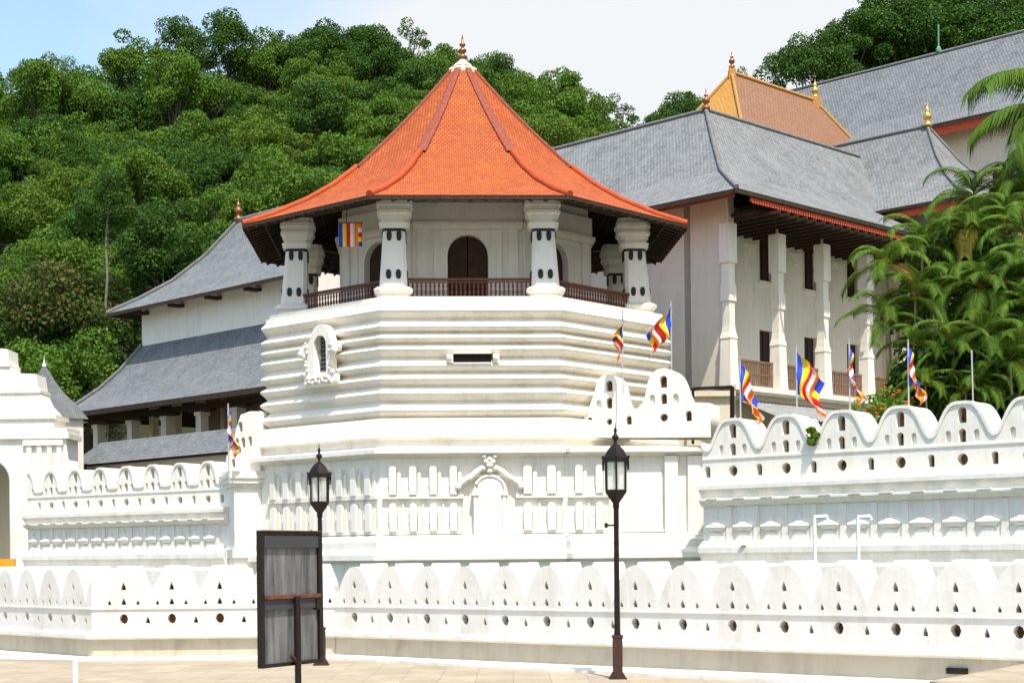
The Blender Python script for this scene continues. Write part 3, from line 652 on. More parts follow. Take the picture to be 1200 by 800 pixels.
# ------------------------------------------------------------------ roofs in general
def lerp(a, b, t): return a+(b-a)*t
def slope_rows(lo0, lo1, hi0, hi1, prof):
    """prof: list of (f, zf): horizontal fraction and rise fraction"""
    rows = []
    for f, zf in prof:
        a = Vector(lo0).lerp(Vector(hi0), f); b_ = Vector(lo1).lerp(Vector(hi1), f)
        a.z = lo0[2]+(hi0[2]-lo0[2])*zf; b_.z = lo1[2]+(hi1[2]-lo1[2])*zf; rows.append((a, b_))
    return rows
def slope(mb, rows, mi=0, dz=0, flip=False, U=0):
    d = (rows[0][1]-rows[0][0]); d.z = 0; d.normalize(); o = rows[0][0]; sl = 0; uvp = []
    for i, (a, b_) in enumerate(rows):
        if i: pa = rows[i-1][0]; da = a-pa; h = Vector((da.x, da.y, 0)); perp = h-d*h.dot(d); sl += math.hypot(perp.length, da.z)
        uvp.append((((a-o).dot(d)+U, sl), ((b_-o).dot(d)+U, sl)))
    Z = Vector((0, 0, dz))
    for i in range(len(rows)-1):
        a, b_ = rows[i]; c, e = rows[i+1]
        f = (0, 1, 2, 3) if not flip else (3, 2, 1, 0)
        uv = [uvp[i][0], uvp[i][1], uvp[i+1][1], uvp[i+1][0]]
        if flip: uv = uv[::-1]
        mb.add([a+Z, b_+Z, e+Z, c+Z], [f], mi, False, [uv])
CONC = [(0,0),(.25,.155),(.5,.345),(.75,.62),(1,1)]
KNEE = [(0,0),(.25,.14),(.5,.31),(.75,.655),(1,1)]
STR = [(0,0),(.5,.5),(1,1)]
def hip_roof(root, name, ce, re, ez_, rz_, prof, m_roof, m_ridge, rr=.16, soff=True, ridge_w=None, mats2=None):
    """ce: four plan eave corners (counter-clockwise from above), re: the two ridge ends; slopes ce0-ce1 (re0..re1), ce1-ce2 (hip at re1), ce2-ce3, ce3-ce0"""
    E = [Vector((c[0], c[1], ez_)) for c in ce]; Rg = [Vector((c[0], c[1], rz_)) for c in re]
    quads = [(E[0], E[1], Rg[0], Rg[1]), (E[1], E[2], Rg[1], Rg[1]), (E[2], E[3], Rg[1], Rg[0]), (E[3], E[0], Rg[0], Rg[0])]
    b = MB(); s_ = MB(); R4 = []
    for i, q in enumerate(quads):
        rows = slope_rows(*q, prof); R4.append(rows); slope(b, rows, (1 if (mats2 and i in mats2[1]) else 0), U=i*3.3)
        if soff:
            slope(s_, rows, 0, -.16, True)
            a, c = rows[0]; s_.add([a+Vector((0,0,-.16)), c+Vector((0,0,-.16)), c+Vector((0,0,-.02)), a+Vector((0,0,-.02))], [(0,1,2,3)])
    ms = [m_roof]+([mats2[0]] if mats2 else [])
    ro = b.build(name, ms, root)
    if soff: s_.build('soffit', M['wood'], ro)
    for i in range(4):
        b = MB(); rows = R4[i]
        pts = [r_[0]+Vector((0,0,.05)) for r_ in rows]
        if (pts[0]-pts[-1]).length > .5: b.tube(pts, rr, 6); b.build('hip_cap', m_ridge, ro)
    b = MB(); b.tube([Rg[0]+Vector((0,0,.06)), Rg[1]+Vector((0,0,.06))], rr*1.1, 6); b.build('ridge_cap', m_ridge, ro)
    return ro, R4
def finial(parent, p, s_, m_, base=True):
    b = MB(); b.lathe([(.28,0),(.30,.12),(.16,.25),(.10,.34),(.24,.46),(.28,.60),(.22,.74),(.08,.84),(.15,.94),(.15,1.0),(.05,1.08),(.04,1.3),(0,1.5)] if base else [(.12,0),(.2,.1),(.2,.25),(.06,.4),(.12,.5),(.04,.6),(0,.9)], (0,0,0), 12)
    o = b.build('finial', m_, parent); o.location = p; o.scale = (s_, s_, s_); return o

# ------------------------------------------------------------------ right-hand hall (L-shaped, two storeys)
dl = Vector((-.70711, .70711, 0)); dr = Vector((.70711, .70711, 0)); up = Vector((0,0,1))
E0 = Vector((10.6, 74, 18.9)); PK = Vector((10.6, 85.1, 25.55))
hall = thing('temple_hall', 'tall white two-storey hall with grey hipped roof and pillared veranda right of the octagon', 'building')
b = MB(); s_ = MB()
PR = [(0,0),(.25,.155),(.5,.32),(.75,.65),(1,1)]
LL, LR = 24, 30
slopes = [(E0+dl*LL, E0, PK+dl*LL, PK), (E0, E0+dr*LR, PK, PK+dr*LR)]
back0 = Vector((PK.x, 2*PK.y-E0.y, E0.z))
slopes += [(back0+up*0, back0+dl*(LL-22), PK, PK+dl*LL), (back0+dr*(LR-15), back0, PK+dr*LR, PK)]
RW = []
for i, q in enumerate(slopes):
    rows = slope_rows(*q, PR); RW.append(rows); slope(b, rows, U=i*2.7); slope(s_, rows, 0, -.2, True)
    a, c = rows[0]; s_.add([a-up*.22, c-up*.22, c-up*.02, a-up*.02], [(0,1,2,3)])
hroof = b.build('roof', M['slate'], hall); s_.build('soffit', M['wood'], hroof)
b = MB(); b.tube([r_[0]+up*.06 for r_ in RW[1]], [.12,.11,.11,.13,.12], 6); b.build('hip_cap', M['ridgegrey'], hroof)
b = MB(); b.tube([PK+dl*LL+up*.06, PK+up*.06], .11, 6); b.build('ridge_cap', M['ridgegrey'], hroof)
b = MB(); b.tube([PK+dr*LR+up*.06, PK+up*.06], .11, 6); b.build('ridge_cap', M['ridgegrey'], hroof)
finial(hroof, PK+up*.1, .75, M['finiald'])
# red valance board under the right eave
fe = Frame(E0.xy, (E0+dr*10).xy); b = MB(); b.M = Matrix.Translation((E0.x, E0.y, 0)) @ Matrix.Rotation(R(45), 4, 'Z')
b.box(1.2, 26, .10, .15, 18.47, 18.67)
for i in range(120): b.box(1.3+i*.2, 1.40+i*.2, .07, .10, 18.40, 18.60)
b.M = None; b.build('red_valance', M['redwood'], hall)
b = MB(); b.M = Matrix.Translation((E0.x, E0.y, 0)) @ Matrix.Rotation(R(135), 4, 'Z'); b.box(.3, 22, -.3, -.2, 18.6, 18.72); b.M = None; b.build('side_fascia', M['ridgered'], hall)
# walls. veranda line passes through W0
W0 = Vector((10.6, 77.2, 0)); zb = 9.8
MR = Matrix.Translation(W0) @ Matrix.Rotation(R(45), 4, 'Z')      # x along dr, y = back (dl)
ML = Matrix.Translation(W0) @ Matrix.Rotation(R(135), 4, 'Z')     # x along dl, -y = back
b = MB(); b.M = ML; b.box(.0, 22, -.5, 0, 2, 19.6); b.M = None; b.build('side_wall', plaster('side_wall_limewash', (.76,.69,.58), (.64,.57,.46), .6), hall)
# recessed facade with windows
wins = []
b = MB(); b.M = MR
zt = 19.6; fy = 2.3
cols_t = [0, 4.05, 8.0, 12.1, 16.2, 20.3]
ops = []
for a_t, c_t in zip(cols_t, cols_t[1:]):
    m_ = (a_t+c_t)/2+.2; ops.append((m_-.58, m_+.58))
xs = [.0]+[v for o in ops for v in o]+[22]
for i in range(0, len(xs), 2): b.box(xs[i], xs[i+1], fy, fy+.4, zb, zt)
for (x0_, x1_) in ops:
    b.box(x0_, x1_, fy, fy+.4, zb, 10.3); b.box(x0_, x1_, fy, fy+.4, 13.55, 16.1); b.box(x0_, x1_, fy, fy+.4, 18.4, zt)
b.M = None; b.build('facade_wall', M['white2'], hall)
for (x0_, x1_) in ops:
    for (z0_, z1_) in ((10.3, 13.55), (16.1, 18.4)):
        b = MB(); b.M = MR; b.box(x0_, x1_, fy+.22, fy+.26, z0_, z1_); b.box((x0_+x1_)/2-.03, (x0_+x1_)/2+.03, fy+.17, fy+.22, z0_, z1_); b.box(x0_, x1_, fy+.17, fy+.215, (z0_+z1_)/2-.04, (z0_+z1_)/2+.04)
        b.M = None; wo = b.build('window', M['shutter'], hall)
        b = MB(); b.M = MR; b.box(x0_-.08, x1_+.08, fy-.12, fy, z0_-.12, z0_)
        if z0_ > 13: b.box(x0_-.06, x0_, fy-.05, fy, z0_, z1_); b.box(x1_, x1_+.06, fy-.05, fy, z0_, z1_); b.box(x0_-.1, x1_+.1, fy-.06, fy, z1_, z1_+.1)
        b.M = None; b.build('frame', M['white2'], wo)
# little curved brackets on the facade, near the ceiling
b = MB(); b.M = MR
for t in cols_t: b.prism([(t+.8, 17.3), (t+1.0, 17.3), (t+1.15, 17.6), (t+1.4, 17.9), (t+.4, 17.9), (t+.65, 17.6)], fy-.12, fy)
b.box(0, 22, -.3, fy, 9.75, 10.05); b.box(-.2, 22, -.55, -.3, 9.85, 10.1)
b.M = None; b.build('veranda_floor', M['white'], hall)
b = MB(); b.M = MR; b.box(.25, 24, -1.6, fy-.01, 18.25, 18.4)
for i in range(30): b.box(.6+i*.75, .72+i*.75, -2.6, fy-.02, 18.1, 18.25)
b.M = None; b.build('veranda_ceiling', M['wood'], hall)
b = MB(); b.M = MR; b.box(.4, 22, .1, fy, 2, 9.75); b.M = None; b.build('undercroft_wall', M['cream'], hall)
for t in cols_t:
    b = MB(); b.M = MR @ Matrix.Translation((t, .0, 0)); first = t == 0
    w1 = .42
    b.M = b.M @ Matrix.Diagonal((.74,.74,1,1))
    for (z0_, z1_, h0, h1) in ((16.0,17.9,w1,w1),(14.95,16.0,.30,.30),(14.15,14.95,.37,.37),(12.95,14.15,.29,.29),(12.6,12.95,.34,.30),(12.35,12.6,.42,.36),(10.05,12.35,.47,.38)):
        b.rings([[(-h0,-h0,z0_),(h0,-h0,z0_),(h0,h0,z0_),(-h0,h0,z0_)], [(-h1,-h1,z1_),(h1,-h1,z1_),(h1,h1,z1_),(-h1,h1,z1_)]])
    b.box(-.06, .06, -.06, .06, 17.9, 18.9)
    b.M = None; b.build('pillar', M['white'], hall)
for a_t, c_t in zip(cols_t, cols_t[1:]):
    b = MB(); b.M = MR; b.box(a_t+.5, c_t-.5, -.05, .05, 11.35, 11.45); b.box(a_t+.5, c_t-.5, -.04, .04, 10.2, 10.28); b.box(a_t+.5, c_t-.5, -.035, .035, 10.75, 10.81)
    n = 19
    for i in range(n): x = a_t+.55+(c_t-a_t-1.1)*i/(n-1); b.box(x-.03, x+.03, -.03, .03, 10.1, 11.35)
    b.M = None; b.build('railing', mat('weathered_teak', (.16,.085,.05), .7, (.26,.17,.11), 5) if a_t == 0 else bpy.data.materials['weathered_teak'], hall)
# lean-to roof below the veranda, dark void below, black pipe frame
lt = thing('lean_to_shelter', 'grey sheet lean-to roof tucked below the pillared veranda', 'shelter')
b = MB(); b.M = MR
n = 60
for i in range(n):
    x0_ = .6+i*.3; b.prism([(0,0),(0,0)], 0, 0) if False else None
vs = []; fs = []
for i in range(2*n+1):
    x = .6+i*.15; z = .05*(i % 2); vs += [(x, -2.6, 8.35+z), (x, 0, 9.45+z)]
for i in range(2*n): fs.append((i*2, i*2+2, i*2+3, i*2+1))
b.add(vs, fs, 0); b.M = None; b.build('sheet_roof', M['awning'], lt)
b = MB(); b.M = MR; b.box(.6, 18.6, -2.62, -2.55, 8.2, 8.34)
for x in (.7, 4.5, 9, 13.5, 18): b.box(x-.06, x+.06, -2.5, -2.38, 3.4, 8.3)
b.M = None; b.build('frame', M['wood'], lt)
lv = thing('pipe_gantry', 'black steel frame standing left of the lean-to roof', 'frame')
b = MB(); ya = 73; 
pA_, pB_ = P(858, 453, ya), P(858, 520, ya); b.tube([pB_, pA_], .11, 6); b.tube([pA_, P(812, 455, ya+.5)], .07, 6); b.tube([P(812,455,ya+.5), P(812,520,ya+.5)], .07, 6)
b.build('pipes', M['iron'], lv)
sw = thing('service_wall', 'plain cream wall block behind the two-humped parapet', 'wall')
b = MB(); pa_, pb_ = P(808, 465, 74.5), P(856, 465, 74.5); b.box(pa_.x-4, pb_.x, 74.4, 75.0, 3.4, pa_.z); b.box(pa_.x-4, pb_.x+.2, 74.2, 75.1, pa_.z, pa_.z+.25)
b.build('rendered_wall', M['cream'], sw)

# second hipped wing with gilded finial
N2 = Vector((24.5, 93.1)); hw = 5.5; ln = 14
w2 = thing('side_wing', 'grey hipped wing with gilded finial behind the right end of the veranda roof', 'building')
d2 = Vector((.70711, -.70711)); s2v = Vector((.70711, .70711))
far = N2-d2*ln
ce = [far-s2v*hw-d2*0, N2-s2v*hw+d2*hw, N2+s2v*hw+d2*hw, far+s2v*hw]
ro, _r = hip_roof(w2, 'roof', ce, [far, N2], 21.0, 26.7, CONC, M['slate'], M['ridgegrey'], .10)
finial(ro, Vector((N2.x, N2.y, 26.75)), .95, M['finial'])
b = MB(); c2 = [N2-s2v*(hw-1.8)+d2*(hw-1.8), N2+s2v*(hw-1.8)+d2*(hw-1.8), far+s2v*(hw-1.8), far-s2v*(hw-1.8)]
b.flat([(p.x, p.y) for p in c2], 3, 21.3); b.build('wall', M['cream'], w2)
b = MB(); f2 = Frame(ce[0], ce[1]); b.M = Matrix.Translation(f2.p0) @ Matrix.Rotation(f2.ang, 4, 'Z'); b.box(2, f2.len-.4, .3, .38, 20.45, 20.8); b.M = None; b.build('red_fascia', M['redwood'], w2)

# golden-roofed shrine
G = Vector((14.1, 100)); hw = 9.6; ln = 9.1; dR2 = Vector((.70711, .70711)); dn = Vector((.70711, -.70711))
gs = thing('golden_roof_shrine', 'shrine with golden and copper-brown hipped roof rising behind the grey hall', 'shrine')
far = G+dR2*ln
ce = [G+dn*hw-dR2*hw, far+dn*hw+dR2*hw, far-dn*hw+dR2*hw, G-dn*hw-dR2*hw]
GP = [(0,0),(.25,.17),(.5,.37),(.68,.56),(.85,.79),(1,1)]
ro, _r = hip_roof(gs, 'roof', ce, [G, far], 21.5, 32.0, GP, M['copper'], mat('golden_hip', (.40,.21,.05), .5), .12, mats2=(M['gold'], (3,)))
b = MB(); b.box(-.22, .22, -.22, .22, -.6, .22); b.box(-.16, .16, -.16, .16, .22, .4); o = b.build('ridge_block', M['gold'], ro); o.location = (G.x, G.y, 32)
fi = finial(ro, Vector((G.x, G.y, 32.35)), .7, M['finiald'])
b = MB(); b.box(-.3, .3, -.3, .3, -.5, .3); o = b.build('ridge_block', M['gold'], ro); o.location = (far.x, far.y, 32)
finial(ro, Vector((far.x, far.y, 32.2)), .9, M['finial'])
b = MB(); c2 = [G+dn*6-dR2*6, far+dn*6+dR2*6, far-dn*6+dR2*6, G-dn*6-dR2*6]; b.flat([(p.x, p.y) for p in c2], 3, 22); b.build('wall', M['cream'], gs)

# far grey roof top right
Q = Vector((33.5, 105)); hw = 8; far = Q+Vector((-.70711,.70711))*24; near = Q+Vector((.70711,-.70711))*2.2
fb_ = thing('upper_hall', 'distant hall with long grey roof and cream wall behind the golden roof', 'building')
ce = [far-dR2*hw, near-dR2*hw+d2*hw, near+dR2*hw+d2*hw, far+dR2*hw]
ro, _r = hip_roof(fb_, 'roof', ce, [far, near], 28.8, 35.9, KNEE, M['slate2'], M['ridgegrey'], .10)
b = MB(); c2 = [far-dR2*6.4, near-dR2*6.4+d2*6.4, near+dR2*6.4+d2*6.4, far+dR2*6.4]; b.flat([(p.x, p.y) for p in c2], 3, 29.4); wl = b.build('wall', M['cream'], fb_)
f2 = Frame(ce[0], ce[1]); b = MB(); b.M = Matrix.Translation(f2.p0) @ Matrix.Rotation(f2.ang, 4, 'Z'); b.box(0, f2.len-.3, .25, .33, 28.1, 28.62); b.M = None; b.build('red_fascia', M['redwood'], fb_)
f3 = Frame(c2[0], c2[1])
for i in range(8):
    x = f3.len-3.2-i*3.1; b = MB(); b.M = Matrix.Translation(f3.p0) @ Matrix.Rotation(f3.ang, 4, 'Z'); b.box(x-.6, x+.6, -.06, .0, 23.2, 25.4); b.M = None; wo = b.build('window', M['shutter'], fb_)
    b = MB(); b.M = Matrix.Translation(f3.p0) @ Matrix.Rotation(f3.ang, 4, 'Z'); b.box(x-.8, x+.8, -.25, .0, 25.4, 25.7); b.box(x-.75, x+.75, -.2, .0, 23.0, 23.2); b.box(x-.75, x-.6, -.12, 0, 23.2, 25.4); b.box(x+.6, x+.75, -.12, 0, 23.2, 25.4); b.M = None; b.build('frame', M['white2'], wo)
b = MB(); b.tube([(0,0,0),(0,0,1.9)], .06, 6); b.lathe([(.16,0),(.2,.2),(.08,.4)], (0,0,0), 8); o = b.build('roof_vane', mat('green_patina', (.10,.30,.16), .5), ro); o.location = Vector((Q.x-4.0, Q.y+4.0, 36))

# ------------------------------------------------------------------ left-hand hall (two-tiered roof)
lh = thing('audience_hall', 'long white hall with two tiers of grey sweeping roofs left of the octagon', 'building')
dn3 = Vector((.70711, -.70711, 0)); db3 = Vector((.70711, .70711, 0))
UC = Vector((-23.2, 92.0, 16.15)); hw = 5.4; LU = 17.5; zr = 21.4
def quadroof(root, name, C, hw, Ln, ez_, rz_, prof, mroof, back=True, rr=.13, inner=None):
    A = Vector((C.x, C.y, ez_)); B_ = A+dn3*Ln; D_ = A+db3*2*hw; rA = A+dn3*hw+db3*hw; rA.z = rz_; rB = B_+db3*hw-dn3*hw*.0; rB.z = rz_
    rB2 = rB-dn3*2
    b = MB(); s_ = MB(); rws = []
    q = [(A, B_, rA, Vector((B_.x, B_.y, 0))+db3*hw+up*rz_), (D_, A, rA, rA), (B_+db3*2*hw, D_, Vector((B_.x, B_.y, 0))+db3*hw+up*rz_, rA)]
    for i, qq in enumerate(q):
        rows = slope_rows(*qq, prof); rws.append(rows); slope(b, rows, U=i*2.1); slope(s_, rows, 0, -.18, True)
        a, c = rows[0]; s_.add([a-up*.2, c-up*.2, c-up*.02, a-up*.02], [(0,1,2,3)])
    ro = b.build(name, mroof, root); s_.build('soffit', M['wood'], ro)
    for rows in (rws[0], rws[1]):
        b = MB(); b.tube([r_[0]+up*.05 for r_ in rows], rr, 6); b.build('hip_cap', M['ridgegrey'], ro)
    b = MB(); b.tube([rA+up*.05, q[0][3]+up*.05], rr, 6); b.build('ridge_cap', M['ridgegrey'], ro)
    return ro, rA
uro, rA = quadroof(lh, 'upper_roof', UC, hw, LU, 16.15, zr, CONC, M['slate2'])
finial(uro, rA+up*.05, .9, M['finiald'])
def hexbox(b, C, L_, dp, z0, z1, mi=0):
    A = Vector((C.x, C.y, 0)); p = [A, A+dn3*L_, A+dn3*L_+db3*dp, A+db3*dp]; b.flat([(v.x, v.y) for v in p], z0, z1, mi)
b = MB(); hexbox(b, UC+Vector((2.0,0,0)), LU-1.5, 2*hw-2.9, 13.0, 16.6); b.build('upper_wall', M['white2'], lh)
b = MB()
for i in range(5): b = MB(); c_ = UC+Vector((1.0,0,0))+dn3*(1.0+i*3.6); hexbox(b, c_-db3*.1, .5, 1.1, 15.98, 16.12); b.build('eave_bracket', M['wood'], lh)
LC = Vector((-26.2, 92.0, 10.35)); hw2 = 3.55
# lower pent roof round the upper wall
A = Vector((LC.x, LC.y, 10.35)); T_ = Vector((UC.x+2.0, UC.y, 14.25)); LLn = 23.5; LP = [(0,0),(.25,.15),(.5,.36),(.75,.64),(1,1)]
b = MB(); s_ = MB(); rws = []
for i, qq in enumerate([(A, A+dn3*LLn, T_, T_+dn3*LLn-dn3*0), (A+db3*14, A, T_+db3*7.9, T_)]):
    rows = slope_rows(*qq, LP); rws.append(rows); slope(b, rows, U=i*1.7); slope(s_, rows, 0, -.2, True)
    a, c = rows[0]; s_.add([a-up*.28, c-up*.28, c-up*.02, a-up*.02], [(0,1,2,3)]); s_.add([a-up*.28, c-up*.28, c-up*.28+db3*.3, a-up*.28+db3*.3], [(3,2,1,0)])
lro = b.build('lower_roof', M['slate2'], lh); s_.build('soffit', M['wood'], lro)
b = MB(); b.tube([r_[0]+up*.05 for r_ in rws[0]], .14, 6); b.build('hip_cap', M['ridgegrey'], lro)
# colonnade: columns fitted to their picture columns along a line inside the eave
cl0 = LC+Vector((2.1,0,0)); frc = Frame(cl0.xy, (cl0+dn3*10).xy)
for px in (91, 116, 156, 196, 237, 279, 320):
    x = frc.loc(px, 505)[0]; p = cl0+dn3*x; b = MB()
    b.M = Matrix.Translation((p.x, p.y, 0)) @ Matrix.Rotation(R(-45), 4, 'Z')
    b.box(-.24, .24, -.24, .24, 3.4, 9.7); b.box(-.30, .30, -.30, .30, 9.5, 9.7)
    b.M = None; pil_ = b.build('pillar', M['cream'], lh); b = MB(); b.M = Matrix.Translation((p.x, p.y, 0)) @ Matrix.Rotation(R(-45), 4, 'Z'); b.box(-1.0, 1.0, -.2, .2, 9.71, 9.86)
    b.M = None; b.build('bracket_beam', M['wood'], pil_)
b = MB(); hexbox(b, cl0+db3*.05-dn3*.4, 22, .3, 9.86, 10.2); b.build('beam', M['wood'], lh)
b = MB(); hexbox(b, cl0+db3*3.2+dn3*7, 16, .3, 3.4, 12.5); b.build('inner_wall', mat('brown_inner_wall', (.26,.16,.10), .85, (.36,.26,.18), 1), lh)
for i, x in enumerate((2.0, 4.6, 6.2)):
    pass
b = MB()
for i, x in enumerate((1.2, 3.6, 6.0, 8.4, 12, 16)): b = MB(); hexbox(b, cl0+db3*3.0+dn3*x, .4, .4, 3.4, 11.2); b.build('inner_post', M['cream'], lh)
# apron roof
AA = Vector((P(80, 546, 86.5).x, 86.5, P(80, 546, 86.5).z)); AT = AA+Vector((1.75,0,1.25)); b = MB(); s_ = MB()
for i, qq in enumerate([(AA, AA+dn3*17, AT, AT+dn3*17), (AA+db3*4, AA, AT+db3*4, AT)]):
    rows = slope_rows(*qq, STR); slope(b, rows, U=i); slope(s_, rows, 0, -.15, True)
ar = b.build('apron_roof', M['slate2'], lh); s_.build('soffit', M['wood'], ar)
b = MB(); hexbox(b, AA+Vector((1.0,0,0)), 17, .3, 3.0, AA.z+.3); b.build('plinth_wall', M['white2'], lh)

# small curved roof peeping over the gateway
sp_ = thing('turret_roof', 'small pointed grey roof peeping over the gateway beside the lower hall roof', 'roof')
Ct = P(54, 428, 84); b = MB(); rr_ = [(4.2,-4.6),(3.0,-3.3),(1.9,-2.4),(1.0,-1.3),(.45,-.5),(.12,.0)]
for k in range(4):
    sl = 0
    for (a0, z0), (a1, z1) in zip(rr_, rr_[1:]):
        def c4(k_, a, z): t = R(45*0+90*k_); return Vector((a*math.cos(t), a*math.sin(t), z))
        sl1 = sl+math.hypot(a1-a0, z1-z0)*.8
        b.add([c4(k,a0,z0), c4(k+1,a0,z0), c4(k+1,a1,z1), c4(k,a1,z1)], [(0,1,2,3)], 0, False, [((-a0*.7,sl),(a0*.7,sl),(a1*.7,sl1),(-a1*.7,sl1))]); sl = sl1
ro = b.build('tiled_roof', M['slate2'], sp_); sp_.location = (Ct.x-.1, Ct.y, Ct.z); sp_.scale = (.55,.55,.62)
b = MB(); b.lathe([(.2,-.1),(.16,.15),(.05,.3),(.0,.9)], (0,0,0), 8); b.build('finial', M['pipe'], sp_)
b = MB(); b.box(-2.6, 2.6, -2.6, 2.6, -15, -4.3); o = b.build('wall', M['white2'], sp_); o.rotation_euler = (0,0,R(45))

# ------------------------------------------------------------------ gateway at the left edge
GY = 60.0; gx = P(-14, 600, GY).x; gate = thing('gateway', 'white arched gateway with stepped mouldings at the left edge', 'gateway', (gx, GY, 0))
gp = [(-3.0,-3),(3.0,-3),(3.0,6.6)]
sx = P(78, 540, GY).x-gx
plate('gate_body', [(-sx,-3),(sx,-3),(sx,6.6),(-sx,6.6)], [arch(0, -2.5, 2*(P(14, 600, GY).x-gx), P(0,536,GY).z+2.5, 18)], 0, 1.6, M['white'], gate)
b = MB()
def step(x, z0, z1, y=0): b.box(-x, x, -y, 1.6+y, z0, z1)
step(sx+.12, 6.55, 6.75, .12); step(sx+.05, 6.75, 6.95, .06); step(sx-.45, 6.95, 7.3, .0); step(sx-.35, 7.3, 7.45, .08)
b.build('cornice', M['white'], gate)
b = MB()
fl = [(0,7.45),(sx-.5,7.45),(sx-.62,7.62),(sx-.85,7.85),(sx-1.0,8.2),(sx-1.08,8.45),(sx-1.15,9.0),(sx-1.3,9.02),(sx-2.0,9.04),(sx-2.12,9.2),(sx-2.2,9.5),(sx-2.22,9.95),(sx-2.4,9.98),(0,9.98)]
fl2 = [(-x, z) for x, z in fl[::-1] if x > .01]
b.prism(fl+fl2, .2, 1.4); b.box(-sx+1.0, sx-1.0, .14, 1.46, 8.3, 8.42); b.box(-sx+2.14, sx-2.14, .14, 1.46, 9.3, 9.40)
b.build('stepped_gable', M['white'], gate)
b = MB()
for s__ in (-1, 1):
    for x in (sx-.25, sx-.62, sx-1.0, sx-1.38): b.box(s__*x-.09, s__*x+.09, -.10, 0, 2.499, 6.301)
    b.box(min(s__*(sx+.08), s__*(sx-1.6)), max(s__*(sx+.08), s__*(sx-1.6)), -.16, 0, 2.0, 2.5)
    b.box(min(s__*(sx-1.6), s__*(sx-.1)), max(s__*(sx-1.6), s__*(sx-.1)), -.14, 0, 6.3, 6.5)
    b.build('pilaster_group', M['white'], gate); b = MB()
b = MB(); ri = (P(14,600,GY).x-gx); n = 18; pts = [(ri*math.cos(math.pi*i/n), -.0, P(0,536,GY).z-ri+ri*math.sin(math.pi*i/n)) for i in range(n+1)]
b.tube([(ri,-.0,-2)]+pts+[(-ri,0,-2)], .09, 6); b.build('arch_moulding', M['white'], gate)
b = MB(); b.box(-2.6, 2.6, 2.3, 2.5, -3, 6.5); b.build('inner_wall', M['cream'], gate)
gate.scale = (1.27, 1.27, 1.27); gate.location = (P(-14, 600, 76.2).x, 76.2, -.54)
ob = MB(); p0_, p1_ = P(-8, 659, 57), P(17, 659, 57); ob.box(p0_.x, p1_.x, 57, 57.15, p0_.z-.16, p1_.z+.14); ob.box(p0_.x+.1, p0_.x+.2, 57.02, 57.13, -1.5, p0_.z-.14); ob.box(p1_.x-.2, p1_.x-.1, 57.02, 57.13, -1.5, p0_.z-.14)
tag(ob.build('barrier_board', mat('orange_paint', (.85,.32,.02), .5)), 'orange barrier board low at the foot of the arched gateway', 'barrier')

